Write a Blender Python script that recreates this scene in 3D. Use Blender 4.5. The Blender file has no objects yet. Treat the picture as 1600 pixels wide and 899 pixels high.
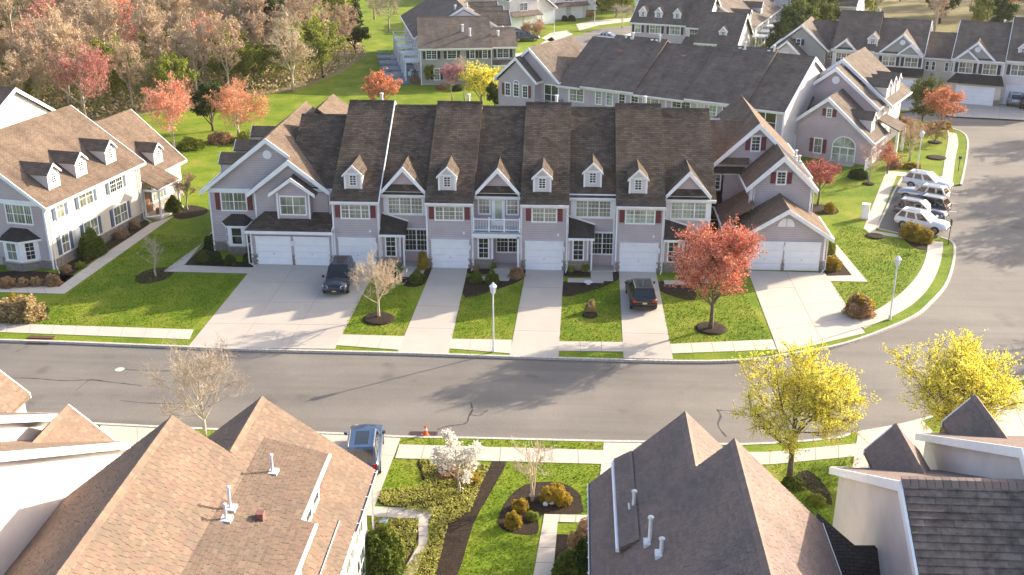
import bpy, bmesh, math, random
from math import sin, cos, radians, pi, atan, sqrt, hypot, atan2
from mathutils import Vector, Matrix, noise as mnoise
random.seed(7)
# ------------------------------------------------------------------ camera
F = 1700.0; CH = 30.8; TH = atan(678 / F); AX = radians(3.3)
CX, CY = 25.2256, -81.0024
sc = bpy.context.scene; COL = sc.collection
cd = bpy.data.cameras.new('camera'); cam = bpy.data.objects.new('camera', cd); COL.objects.link(cam)
cd.sensor_width = 36; cd.lens = F / 1600 * 36; cd.clip_end = 3000; cd.clip_start = 1
cam.location = (CX, CY, CH); cam.rotation_euler = (pi / 2 - TH, 0, AX); sc.camera = cam
# ------------------------------------------------------------------ light
SUN_EL, SUN_AZ = radians(21.1), radians(34.3)      # azimuth measured from +x towards +y
w = bpy.data.worlds.new('World'); sc.world = w; w.use_nodes = True
nt = w.node_tree; bg = nt.nodes['Background']; sky = nt.nodes.new('ShaderNodeTexSky')
sky.sky_type = 'NISHITA'; sky.sun_disc = False; sky.sun_elevation = SUN_EL
sky.sun_rotation = pi / 2 - SUN_AZ; sky.air_density = 0.8; sky.dust_density = 3.0; sky.ozone_density = 0.6
nt.links.new(sky.outputs[0], bg.inputs[0]); bg.inputs[1].default_value = 0.15
sl = bpy.data.lights.new('sun', 'SUN'); sun = bpy.data.objects.new('sun', sl); COL.objects.link(sun)
sl.energy = 4.1; sl.angle = radians(0.5); sl.color = (1.0, 0.87, 0.68)
sd = Vector((cos(SUN_EL) * cos(SUN_AZ), cos(SUN_EL) * sin(SUN_AZ), sin(SUN_EL)))
sun.rotation_euler = sd.to_track_quat('Z', 'Y').to_euler(); sun.location = sd * 200
sc.view_settings.view_transform = 'Standard'; sc.view_settings.look = 'None'
sc.view_settings.exposure = 1.42; sc.view_settings.gamma = 1
sc.render.engine = 'CYCLES'

# a surveyed point of the photograph, brought down to height z in the world
def at(px, py, z=0.0):
    a = (px - 800) / F; b = (py - 449.5) / F
    dx, dy, dz = a, cos(TH) - b * sin(TH), -(sin(TH) + b * cos(TH))
    t = (z - CH) / dz; x, y = dx * t, dy * t
    return (CX + x * cos(AX) - y * sin(AX), CY + x * sin(AX) + y * cos(AX))

# ------------------------------------------------------------------ materials
MT = {}
def nodes_of(name):
    m = bpy.data.materials.new(name); m.use_nodes = True
    return m, m.node_tree, m.node_tree.nodes['Principled BSDF']
def N(t, kind, **kw):
    n = t.nodes.new(kind)
    for k, v in kw.items():
        if k in n.inputs: n.inputs[k].default_value = v
        else: setattr(n, k, v)
    return n
def c4(c): return (c[0], c[1], c[2], 1)
def ramp(t, fac, stops):
    r = t.nodes.new('ShaderNodeValToRGB'); e = r.color_ramp.elements
    while len(e) < len(stops): e.new(0.5)
    for i, (p, c) in enumerate(stops): e[i].position = p; e[i].color = c4(c)
    t.links.new(fac, r.inputs[0]); return r.outputs[0]
def mixc(t, a, b, fac, mode='MIX'):
    m = t.nodes.new('ShaderNodeMix'); m.data_type = 'RGBA'; m.blend_type = mode
    for i, s in ((0, fac), (6, a), (7, b)):
        if hasattr(s, 'is_linked'): t.links.new(s, m.inputs[i])
        else: m.inputs[i].default_value = s if i == 0 else c4(s)
    return m.outputs[2]
def bump(t, p, h, strength=0.5, dist=0.02):
    b = t.nodes.new('ShaderNodeBump'); b.inputs['Strength'].default_value = strength
    b.inputs['Distance'].default_value = dist; t.links.new(h, b.inputs['Height']); t.links.new(b.outputs[0], p.inputs['Normal'])
def flat(name, c, rough=0.6, var=0.12, scale=1.5, metal=0.0, coat=0.0, bm=0.0):
    m, t, p = nodes_of(name); tc = N(t, 'ShaderNodeNewGeometry')
    n = N(t, 'ShaderNodeTexNoise', Scale=scale, Detail=6.0, Roughness=0.6); t.links.new(tc.outputs['Position'], n.inputs['Vector'])
    a = tuple(x * (1 - var) for x in c); b = tuple(min(1, x * (1 + var)) for x in c)
    t.links.new(ramp(t, n.outputs[0], [(0.3, a), (0.7, b)]), p.inputs['Base Color'])
    p.inputs['Roughness'].default_value = rough; p.inputs['Metallic'].default_value = metal
    p.inputs['Coat Weight'].default_value = coat
    if bm: bump(t, p, n.outputs[0], bm, 0.03)
    MT[name] = m; return m
def shingle(name, ca, cb, cm, bw=0.34, rh=0.15, bs=0.9, stain=0.35):
    m, t, p = nodes_of(name); uv = N(t, 'ShaderNodeUVMap')
    br = N(t, 'ShaderNodeTexBrick', **{'Scale': 1.0, 'Mortar Size': 0.012, 'Mortar Smooth': 0.2, 'Bias': 0.0, 'Brick Width': bw, 'Row Height': rh})
    br.inputs['Color1'].default_value = c4(ca); br.inputs['Color2'].default_value = c4(cb); br.inputs['Mortar'].default_value = c4(cm)
    t.links.new(uv.outputs[0], br.inputs['Vector'])
    g = N(t, 'ShaderNodeNewGeometry')
    n = N(t, 'ShaderNodeTexNoise', Scale=0.55, Detail=5.0, Roughness=0.65); t.links.new(g.outputs['Position'], n.inputs['Vector'])
    st = ramp(t, n.outputs[0], [(0.3, (1 - stain,) * 3), (0.62, (1.0, 1.0, 1.0)), (0.8, (1.2, 1.1, 1.0))])
    mp = N(t, 'ShaderNodeMapping'); mp.inputs['Scale'].default_value = (1.4, 0.16, 1); t.links.new(uv.outputs[0], mp.inputs[0])
    n3 = N(t, 'ShaderNodeTexNoise', Scale=1.3, Detail=3.0); t.links.new(mp.outputs[0], n3.inputs['Vector'])
    st2 = ramp(t, n3.outputs[0], [(0.32, (0.82, 0.8, 0.8)), (0.65, (1.08, 1.05, 1.0))])
    col = mixc(t, mixc(t, br.outputs[0], st, 1.0, 'MULTIPLY'), st2, 0.8, 'MULTIPLY')
    n2 = N(t, 'ShaderNodeTexNoise', Scale=9.0, Detail=3.0); t.links.new(g.outputs['Position'], n2.inputs['Vector'])
    col = mixc(t, col, ramp(t, n2.outputs[0], [(0.25, (0.75, 0.75, 0.75)), (0.75, (1.2, 1.2, 1.2))]), 0.7, 'MULTIPLY')
    t.links.new(col, p.inputs['Base Color']); p.inputs['Roughness'].default_value = 0.95; p.inputs['Specular IOR Level'].default_value = 0.2
    # each course thickens to its lower edge
    sx = N(t, 'ShaderNodeSeparateXYZ'); t.links.new(uv.outputs[0], sx.inputs[0])
    d = N(t, 'ShaderNodeMath', operation='DIVIDE'); t.links.new(sx.outputs[1], d.inputs[0]); d.inputs[1].default_value = rh
    fr = N(t, 'ShaderNodeMath', operation='FRACT'); t.links.new(d.outputs[0], fr.inputs[0])
    iv = N(t, 'ShaderNodeMath', operation='SUBTRACT'); iv.inputs[0].default_value = 1.0; t.links.new(fr.outputs[0], iv.inputs[1])
    ad = N(t, 'ShaderNodeMath', operation='MULTIPLY_ADD'); t.links.new(n2.outputs[0], ad.inputs[0]); ad.inputs[1].default_value = 0.6; t.links.new(iv.outputs[0], ad.inputs[2])
    bump(t, p, ad.outputs[0], bs, 0.02)
    MT[name] = m; return m
def siding(name, c, lap=0.16, rough=0.55, k=0.62):
    m, t, p = nodes_of(name); g = N(t, 'ShaderNodeNewGeometry')
    sx = N(t, 'ShaderNodeSeparateXYZ'); t.links.new(g.outputs['Position'], sx.inputs[0])
    d = N(t, 'ShaderNodeMath', operation='DIVIDE'); t.links.new(sx.outputs[2], d.inputs[0]); d.inputs[1].default_value = lap
    fr = N(t, 'ShaderNodeMath', operation='FRACT'); t.links.new(d.outputs[0], fr.inputs[0])
    n = N(t, 'ShaderNodeTexNoise', Scale=0.8, Detail=6.0); t.links.new(g.outputs['Position'], n.inputs['Vector'])
    base = ramp(t, n.outputs[0], [(0.3, tuple(x * 0.9 for x in c)), (0.7, tuple(min(1, x * 1.08) for x in c))])
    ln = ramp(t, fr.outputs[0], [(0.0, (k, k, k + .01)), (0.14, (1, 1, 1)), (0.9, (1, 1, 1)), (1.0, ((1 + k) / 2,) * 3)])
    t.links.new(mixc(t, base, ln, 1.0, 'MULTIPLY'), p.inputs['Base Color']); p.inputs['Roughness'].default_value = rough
    iv = N(t, 'ShaderNodeMath', operation='SUBTRACT'); iv.inputs[0].default_value = 1.0; t.links.new(fr.outputs[0], iv.inputs[1])
    bump(t, p, iv.outputs[0], 0.6 if k < .8 else .15, 0.02); MT[name] = m; return m
def multi(name, stops, s1=0.35, s2=6.0, rough=0.9, bs=0.6, bd=0.05, trans=0.0, s3=None):
    m, t, p = nodes_of(name); g = N(t, 'ShaderNodeNewGeometry')
    n = N(t, 'ShaderNodeTexNoise', Scale=s1, Detail=8.0, Roughness=0.7); t.links.new(g.outputs['Position'], n.inputs['Vector'])
    n2 = N(t, 'ShaderNodeTexNoise', Scale=s2, Detail=4.0, Roughness=0.7); t.links.new(g.outputs['Position'], n2.inputs['Vector'])
    a = N(t, 'ShaderNodeMath', operation='MULTIPLY_ADD'); t.links.new(n2.outputs[0], a.inputs[0]); a.inputs[1].default_value = 0.55
    b = N(t, 'ShaderNodeMath', operation='MULTIPLY'); t.links.new(n.outputs[0], b.inputs[0]); b.inputs[1].default_value = 0.55
    t.links.new(b.outputs[0], a.inputs[2])
    col = ramp(t, a.outputs[0], stops); t.links.new(col, p.inputs['Base Color'])
    p.inputs['Roughness'].default_value = rough; p.inputs['Specular IOR Level'].default_value = 0.15
    if bs: bump(t, p, n2.outputs[0], bs, bd)
    if trans:
        out = t.nodes['Material Output']; tr = t.nodes.new('ShaderNodeBsdfTranslucent'); mx = t.nodes.new('ShaderNodeMixShader')
        mx.inputs[0].default_value = trans; t.links.new(col, tr.inputs[0]); t.links.new(p.outputs[0], mx.inputs[1])
        t.links.new(tr.outputs[0], mx.inputs[2]); t.links.new(mx.outputs[0], out.inputs[0])
    MT[name] = m; return m
shingle('tan_shingles', (.235, .172, .128), (.175, .125, .095), (.09, .07, .058))
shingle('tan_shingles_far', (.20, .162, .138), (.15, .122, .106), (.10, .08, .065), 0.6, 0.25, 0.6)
shingle('dark_shingles', (.085, .072, .066), (.06, .052, .05), (.03, .028, .028))
shingle('row_shingles', (.17, .128, .098), (.085, .066, .054), (.035, .03, .027), 0.42, 0.21, 1.0, 0.45)
siding('grey_siding', (.50, .435, .455), .19, k=.5); siding('cream_siding', (.62, .55, .46)); siding('mauve_siding', (.51, .42, .445), .19, k=.5)
siding('grey_green_siding', (.40, .38, .35)); siding('white_siding', (.66, .61, .60), 0.2, k=.9)
flat('white_trim', (.85, .85, .87), 0.5, 0.05); flat('garage_white', (.86, .87, .90), 0.5, 0.04)
flat('red_shutter', (.16, .025, .03), 0.6); flat('blue_shutter', (.06, .10, .16), 0.6); flat('black_shutter', (.02, .022, .03), 0.6)
flat('concrete', (.50, .44, .375), 0.85, 0.05, .6, bm=0.12); flat('old_concrete', (.45, .40, .345), 0.85, 0.06, .5, bm=0.12)
flat('kerb_stone', (.50, .46, .42), 0.9, 0.25, 8, bm=0.4); flat('joint', (.17, .15, .13), 0.95)
flat('pipe_white', (.7, .7, .7), 0.4); flat('metal_grey', (.25, .25, .26), 0.4, metal=0.6); flat('dark_metal', (.03, .03, .035), 0.45)
flat('rust', (.11, .045, .025), 0.8, 0.3, 10); flat('orange_plastic', (.75, .12, .02), 0.5); flat('tyre', (.02, .02, .02), 0.85)
flat('rim', (.4, .4, .42), 0.3, metal=0.8); flat('lamp_glass', (.65, .68, .72), 0.15); flat('chrome', (.6, .6, .62), 0.2, metal=0.9)
flat('red_light', (.4, .01, .015), 0.2); flat('door_wood', (.28, .14, .06), 0.5); flat('deck', (.30, .34, .38), 0.7)
flat('blue_cover', (.15, .22, .30), 0.5); flat('plate', (.55, .50, .30), 0.5); flat('vent_red', (.2, .09, .08), 0.6)
def glass(name, c, r=0.08):
    m, t, p = nodes_of(name); g = N(t, 'ShaderNodeNewGeometry'); n = N(t, 'ShaderNodeTexNoise', Scale=0.7, Detail=3.0)
    t.links.new(g.outputs['Position'], n.inputs['Vector'])
    sx = N(t, 'ShaderNodeSeparateXYZ'); t.links.new(g.outputs['Position'], sx.inputs[0])
    d = N(t, 'ShaderNodeMath', operation='DIVIDE'); t.links.new(sx.outputs[2], d.inputs[0]); d.inputs[1].default_value = 0.09
    fr = N(t, 'ShaderNodeMath', operation='FRACT'); t.links.new(d.outputs[0], fr.inputs[0])
    cc = ramp(t, n.outputs[0], [(0.35, tuple(x * 0.45 for x in c)), (0.62, tuple(x * 1.35 for x in c))])  # uneven tone paints curtains and reflections into the pane colour
    cc = mixc(t, cc, ramp(t, fr.outputs[0], [(0.0, (.7, .7, .7)), (0.3, (1, 1, 1))]), 0.6, 'MULTIPLY')
    t.links.new(cc, p.inputs['Base Color']); p.inputs['Roughness'].default_value = r; p.inputs['Specular IOR Level'].default_value = 0.8
    MT[name] = m
glass('blind_pane', (.24, .245, .19)); glass('dark_pane', (.035, .045, .042)); glass('pale_pane', (.36, .42, .33)); glass('car_glass', (.012, .015, .02), 0.05)
multi('grass', [(0.32, (.045, .085, .006)), (0.45, (.085, .155, .008)), (0.53, (.135, .205, .010)), (0.6, (.20, .245, .018)), (0.7, (.31, .27, .07))], 0.28, 7.0, bs=1.0, bd=0.08)
multi('meadow', [(0.3, (.055, .09, .018)), (0.5, (.11, .16, .02)), (0.65, (.19, .21, .035)), (0.8, (.22, .19, .07))], 0.12, 3.0, bs=1.0, bd=0.1)
multi('forest_floor', [(0.3, (.16, .13, .08)), (0.5, (.24, .19, .11)), (0.62, (.24, .23, .09)), (0.8, (.34, .26, .16))], 0.15, 2.0, bs=1.0, bd=0.3)
multi('mulch', [(0.35, (.012, .009, .007)), (0.5, (.03, .02, .015)), (0.68, (.06, .042, .03))], 3, 14, bs=1.0, bd=0.08)
multi('stone', [(0.36, (.16, .12, .09)), (0.48, (.30, .24, .19)), (0.56, (.24, .22, .21)), (0.68, (.42, .34, .26))], 1.8, 4.5, bs=0.7)
def leaf(name, stops, tr=0.3): multi(name, stops, 1.3, 5.0, bs=0, trans=tr, rough=0.7)
leaf('red_buds', [(0.38, (.60, .12, .08)), (0.5, (.82, .25, .16)), (0.64, (.86, .44, .26))], .1)
leaf('crimson_buds', [(0.38, (.30, .05, .06)), (0.5, (.52, .12, .12)), (0.66, (.52, .24, .19))])
leaf('orange_buds', [(0.38, (.50, .13, .06)), (0.5, (.72, .26, .13)), (0.66, (.75, .40, .2))])
leaf('pink_buds', [(0.38, (.42, .16, .18)), (0.6, (.66, .34, .36))])
leaf('wood_buds', [(0.38, (.38, .20, .11)), (0.5, (.56, .34, .20)), (0.64, (.64, .47, .27))], .2)
leaf('rust_leaves', [(0.38, (.26, .15, .08)), (0.5, (.42, .25, .14)), (0.64, (.52, .36, .2))])
leaf('yellow_leaves', [(0.38, (.62, .52, .03)), (0.5, (.84, .74, .07)), (0.64, (.84, .80, .2))], 0.4)
leaf('young_leaves', [(0.38, (.11, .15, .02)), (0.5, (.22, .27, .03)), (0.64, (.34, .36, .06))])
leaf('tan_buds', [(0.38, (.40, .27, .17)), (0.5, (.55, .39, .25)), (0.64, (.64, .50, .33))], 0.2)
leaf('evergreen', [(0.38, (.016, .032, .010)), (0.5, (.035, .065, .015)), (0.64, (.08, .12, .02))], 0.15)
leaf('box_leaves', [(0.38, (.04, .06, .012)), (0.5, (.09, .125, .018)), (0.64, (.2, .235, .04))], 0.2)
leaf('golden_leaves', [(0.38, (.16, .12, .02)), (0.5, (.34, .25, .03)), (0.64, (.48, .33, .04))])
leaf('ground_cover_leaves', [(0.38, (.18, .19, .03)), (0.5, (.38, .38, .07)), (0.64, (.56, .53, .16))])
leaf('dry_grass', [(0.38, (.24, .17, .08)), (0.6, (.48, .36, .18))]); leaf('white_blossom', [(0.38, (.62, .58, .50)), (0.6, (.85, .82, .76))])
flat('bark', (.13, .10, .075), 0.9, 0.3, 6); flat('pale_bark', (.56, .45, .32), 0.85, 0.25, 4); flat('grey_bark', (.42, .355, .28), 0.9, 0.3, 4); flat('dark_bark', (.07, .05, .04), 0.9, 0.3, 6)
def asphalt():
    m, t, p = nodes_of('asphalt'); g = N(t, 'ShaderNodeNewGeometry')
    n = N(t, 'ShaderNodeTexNoise', Scale=0.16, Detail=7.0, Roughness=0.6); t.links.new(g.outputs['Position'], n.inputs['Vector'])
    n2 = N(t, 'ShaderNodeTexNoise', Scale=14.0, Detail=3.0); t.links.new(g.outputs['Position'], n2.inputs['Vector'])
    c = ramp(t, n.outputs[0], [(0.3, (.145, .130, .116)), (0.5, (.172, .155, .137)), (0.72, (.205, .184, .161))])
    mp = N(t, 'ShaderNodeMapping'); mp.inputs['Scale'].default_value = (.035, .55, 1); t.links.new(g.outputs['Position'], mp.inputs[0]); n4 = N(t, 'ShaderNodeTexNoise', Scale=1.0, Detail=5.0, Roughness=.6); t.links.new(mp.outputs[0], n4.inputs['Vector'])
    c = mixc(t, c, ramp(t, n4.outputs[0], [(0.36, (.84, .84, .85)), (0.6, (1.06, 1.05, 1.04))]), 1.0, 'MULTIPLY')
    n5 = N(t, 'ShaderNodeTexNoise', Scale=.33, Detail=2.0); t.links.new(g.outputs['Position'], n5.inputs['Vector']); c = mixc(t, c, ramp(t, n5.outputs[0], [(0.28, (.72, .72, .73)), (0.36, (1, 1, 1))]), .8, 'MULTIPLY')
    c = mixc(t, c, ramp(t, n2.outputs[0], [(0.3, (.8, .8, .8)), (0.7, (1.18, 1.18, 1.18))]), 0.8, 'MULTIPLY')
    t.links.new(c, p.inputs['Base Color']); p.inputs['Roughness'].default_value = 0.85; bump(t, p, n2.outputs[0], 0.4, 0.02); MT['asphalt'] = m
asphalt(); flat('crack_seal', (.05, .045, .042), 0.7, 0.2, 3)
def paint(name, c, metal=0.3): flat(name, c, 0.28, 0.02, 1, metal, 0.8)
paint('navy_paint', (.012, .016, .035)); paint('black_paint', (.012, .012, .014)); paint('blue_paint', (.03, .07, .15)); paint('white_paint', (.72, .73, .75), 0.0)
paint('silver_paint', (.42, .45, .50), 0.6); paint('grey_paint', (.06, .07, .09), 0.5); paint('bright_blue_paint', (.02, .12, .42))

# ------------------------------------------------------------------ mesh helper
class MB:
    def __init__(s): s.v = []; s.f = []
    def poly(s, pts):
        i = len(s.v); s.v += [tuple(p) for p in pts]; s.f.append(tuple(range(i, i + len(pts)))); return s
    def box(s, x0, y0, z0, x1, y1, z1):
        i = len(s.v); s.v += [(x, y, z) for z in (z0, z1) for y in (y0, y1) for x in (x0, x1)]
        s.f += [tuple(i + k for k in q) for q in ((0, 2, 3, 1), (4, 5, 7, 6), (0, 1, 5, 4), (2, 6, 7, 3), (0, 4, 6, 2), (1, 3, 7, 5))]; return s
    def prism(s, pts, d):          # 3d polygon extruded by vector d
        n = len(pts); i = len(s.v); d = Vector(d)
        s.v += [tuple(p) for p in pts] + [tuple(Vector(p) + d) for p in pts]
        s.f += [tuple(range(i, i + n)), tuple(range(i + 2 * n - 1, i + n - 1, -1))]
        for k in range(n): j = (k + 1) % n; s.f.append((i + k, i + n + k, i + n + j, i + j))
        return s
    def tube(s, pts, rs, n=6, cap=True):
        base = len(s.v); m = len(pts); P = [Vector(p) for p in pts]
        if not hasattr(rs, '__len__'): rs = [rs] * m
        for k in range(m):
            d = (P[min(k + 1, m - 1)] - P[max(k - 1, 0)]); d = d.normalized() if d.length > 1e-6 else Vector((0, 0, 1))
            a = d.cross(Vector((0, 0, 1)) if abs(d.z) < .9 else Vector((1, 0, 0))).normalized(); b = d.cross(a)
            for q in range(n):
                t = 2 * pi * q / n; s.v.append(tuple(P[k] + (a * cos(t) + b * sin(t)) * rs[k]))
        for k in range(m - 1):
            for q in range(n):
                r = (q + 1) % n; s.f.append((base + k * n + q, base + k * n + r, base + (k + 1) * n + r, base + (k + 1) * n + q))
        if cap: s.f.append(tuple(base + q for q in reversed(range(n)))); s.f.append(tuple(base + (m - 1) * n + q for q in range(n)))
        return s
    def mesh(s, name, mat, smooth=False, fix=True):
        me = bpy.data.meshes.new(name); me.from_pydata(s.v, [], s.f)
        if fix:
            b = bmesh.new(); b.from_mesh(me); bmesh.ops.recalc_face_normals(b, faces=b.faces[:]); b.to_mesh(me); b.free()
        me.materials.append(MT[mat]); me.update()
        uv = me.uv_layers.new(name='UVMap'); V = me.vertices
        for p in me.polygons:
            n = p.normal
            if abs(n.z) > .98: t = Vector((1, 0, 0)); u2 = Vector((0, 1, 0))
            else: t = Vector((-n.y, n.x, 0)).normalized(); u2 = n.cross(t)
            for li in p.loop_indices:
                c = V[me.loops[li].vertex_index].co; uv.data[li].uv = (c.dot(t), c.dot(u2))
        if smooth:
            for p in me.polygons: p.use_smooth = True
        return me
    def obj(s, name, mat, parent=None, smooth=False, fix=True, **kw):
        o = link(name, s.mesh(name, mat, smooth, fix), parent)
        tag(o, **kw); return o
def link(name, me, parent=None, loc=(0, 0, 0), rz=0.0):
    o = bpy.data.objects.new(name, me); COL.objects.link(o); o.parent = parent; o.location = loc; o.rotation_euler = (0, 0, rz); return o
def tag(o, label=None, cat=None, group=None, kind=None):
    if label: o['label'] = label
    if cat: o['category'] = cat
    if group: o['group'] = group
    if kind: o['kind'] = kind
    return o
def thing(name, label, cat, x, y, rz=0.0, group=None, z=0.0):
    return tag(link(name, None, None, (x, y, z), rz), label, cat, group)
def copy_thing(root, loc, rz, label, s=1.0, group=None):
    c = root.copy(); COL.objects.link(c); c.location = loc; c.rotation_euler = (0, 0, rz); c.scale = (s, s, s) if not hasattr(s, '__len__') else s
    if label: c['label'] = label
    if group: c['group'] = group
    for ch in root.children:
        d = ch.copy(); COL.objects.link(d); d.parent = c
        for g in ch.children: e = g.copy(); COL.objects.link(e); e.parent = d
    return c
CACHE = {}
def cached(key, fn):
    if key not in CACHE: CACHE[key] = fn()
    return CACHE[key]

# ------------------------------------------------------------------ building kit
def window(T, x, y, z, ang, ws, h, grid=(2, 4), pane='blind_pane', shut=None, arch=False):
    ws = tuple(ws); W = sum(ws) + 0.09 * (len(ws) - 1)
    def fr():
        m = MB(); c = 0.11
        m.box(-W / 2 - c, -.07, -.12, W / 2 + c, .0, 0).box(-W / 2 - c, -.07, h, W / 2 + c, .0, h + .13)
        m.box(-W / 2 - c, -.065, 0, -W / 2, .0, h).box(W / 2, -.065, 0, W / 2 + c, .0, h)
        x0 = -W / 2
        for i, q in enumerate(ws):
            if i < len(ws) - 1: m.box(x0 + q, -.06, 0, x0 + q + .09, 0, h)
            m.box(x0, -.05, h / 2 - .025, x0 + q, -.0, h / 2 + .025)
            for k in range(1, grid[0]): m.box(x0 + q * k / grid[0] - .011, -.042, 0, x0 + q * k / grid[0] + .011, -.01, h)
            for k in range(1, grid[1]): m.box(x0, -.04, h * k / grid[1] - .011, x0 + q, -.012, h * k / grid[1] + .011)
            x0 += q + .09
        return m.mesh('window', 'white_trim')
    R = Matrix.Rotation(ang, 4, 'Z')
    f = link('window', cached(('w', ws, h, grid), fr), T, (x, y, z), ang)
    x0 = -W / 2
    for q in ws:
        pm = cached(('p', q, h, pane), lambda: MB().box(-q / 2, -.03, 0, q / 2, -.001, h).mesh('pane', pane))
        link('pane', pm, f, (x0 + q / 2, 0, 0)); x0 += q + .09
    if arch:
        a = MB(); g = MB(); n = 14; r = W / 2
        for k in range(n):
            t0, t1 = pi * k / n, pi * (k + 1) / n
            P = lambda t, rr, yy: (cos(t) * rr, yy, h + .13 + sin(t) * rr * .9)
            a.prism([P(t0, r + .11, -.06), P(t1, r + .11, -.06), P(t1, r, -.06), P(t0, r, -.06)], (0, .06, 0))
        g.prism([(cos(pi * k / n) * r, -.03, h + .13 + sin(pi * k / n) * r * .9) for k in range(n + 1)], (0, .028, 0))
        for t in (pi / 4, pi / 2, 3 * pi / 4):
            a.prism([(-.02 * sin(t), -.05, h + .13), (.02 * sin(t), -.05, h + .13), (cos(t) * r + .02 * sin(t), -.05, h + .13 + sin(t) * r * .9), (cos(t) * r - .02 * sin(t), -.05, h + .13 + sin(t) * r * .9)], (0, .03, 0))
        a.obj('arch_frame', 'white_trim', f); g.obj('arch_pane', pane, f)
    if shut:
        def sh():
            m = MB().box(-.2, -.05, 0, .2, 0, h)
            for k in range(8): m.prism([(-.15, -.05, h * (.06 + .11 * k)), (.15, -.05, h * (.06 + .11 * k)), (.15, -.075, h * (.06 + .11 * k)), (-.15, -.075, h * (.06 + .11 * k))], (0, .015, h * .07))
            return m.mesh('shutter', shut)
        for sg in (-1, 1):
            p = R @ Vector((sg * (W / 2 + .34), 0, 0)); link('shutter', cached(('s', h, shut), sh), T, (x + p.x, y + p.y, z), ang)
    return f
def garage_door(T, x, y, ang, w=2.75, h=2.2, n=4):
    def fr(): return MB().box(-w / 2 - .14, -.05, 0, -w / 2, 0, h + .02).box(w / 2, -.05, 0, w / 2 + .14, 0, h + .02).box(-w / 2 - .14, -.12, h + .02, w / 2 + .14, 0, h + .2).box(-w / 2 - .18, -.16, h + .2, w / 2 + .18, 0, h + .25).mesh('garage_door', 'white_trim')
    def pn():
        ph = h / n; m = MB().box(-w / 2, -.02, .006, w / 2, 0, ph - .012)
        for k in range(4): a = -w / 2 + w * (k + .12) / 4; b = -w / 2 + w * (k + .88) / 4; m.box(a, -.03, ph * .2, b, -.018, ph * .8)
        return m.mesh('panel', 'garage_white')
    f = link('garage_door', cached(('g', w, h), fr), T, (x, y, 0.02), ang)
    for k in range(n): link('panel', cached(('gp', w, h, n), pn), f, (0, 0, h / n * k))
    MB().box(-.06, -.05, .9, .06, -.03, .94).obj('handle', 'metal_grey', f)
def gmap(ax): return (lambda a, b, z: (b, a, z)) if ax == 'y' else (lambda a, b, z: (a, b, z))
def body(T, mat, ax, prof, a0, a1, name='wall'):
    g = gmap(ax); m = MB(); m.prism([g(a0, b, z) for b, z in prof], Vector(g(a1, 0, 0)) - Vector(g(a0, 0, 0))); return m.obj(name, mat, T)
def gable(T, mat, ax, c, zr, bl, br, sl, sr, a0, a1, r0=True, r1=False, th=.16, gut=True, bh=.3, name='roof', cap=True, rt=.03):
    g = gmap(ax); m = MB(); D = Vector(g(a1, 0, 0)) - Vector(g(a0, 0, 0))
    for sg, w, s in ((-1, bl, sl), (1, br, sr)):
        if w <= 0: continue
        e = (c + sg * w, zr - s * w); t = th * sqrt(1 + s * s)
        m.prism([g(a0, c, zr), g(a0, e[0], e[1]), g(a0, e[0], e[1] - t), g(a0, c, zr - t)], D)
        dn = 1 if a1 > a0 else -1; hb = bh * sqrt(1 + s * s)
        for flag, a, dd in ((r0, a0, -.07 * dn), (r1, a1, .07 * dn)):
            if flag: MB().prism([g(a, c + sg * .002, zr + rt), g(a, e[0] + sg * .03, e[1] + rt), g(a, e[0] + sg * .03, e[1] - hb * .8), g(a, c + sg * .002, zr - hb)], Vector(g(dd, 0, 0)) - Vector(g(0, 0, 0))).obj('rake_board', 'white_trim', T)
        if gut:
            MB().prism([g(a0, e[0] + sg * .003, e[1] - .02), g(a0, e[0] + sg * .13, e[1] - .02), g(a0, e[0] + sg * .10, e[1] - .16), g(a0, e[0] + sg * .003, e[1] - .3)], D).obj('gutter', 'white_trim', T)
            if rt < 0: MB().prism([g(a0, e[0] + sg * .02, e[1] - .018), g(a0, e[0] + sg * .1, e[1] - .018), g(a0, e[0] + sg * .1, e[1] - .01), g(a0, e[0] + sg * .02, e[1] - .01)], D).obj('gutter_channel', 'dark_metal', T)
    if cap and bl > 0 and br > 0:
        m.prism([g(a0, c - .16, zr - sl * .16 + .02), g(a0, c, zr + .05), g(a0, c + .16, zr - sr * .16 + .02), g(a0, c, zr - .05)], D)
    o = m.obj(name, mat, T)
    return o
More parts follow.
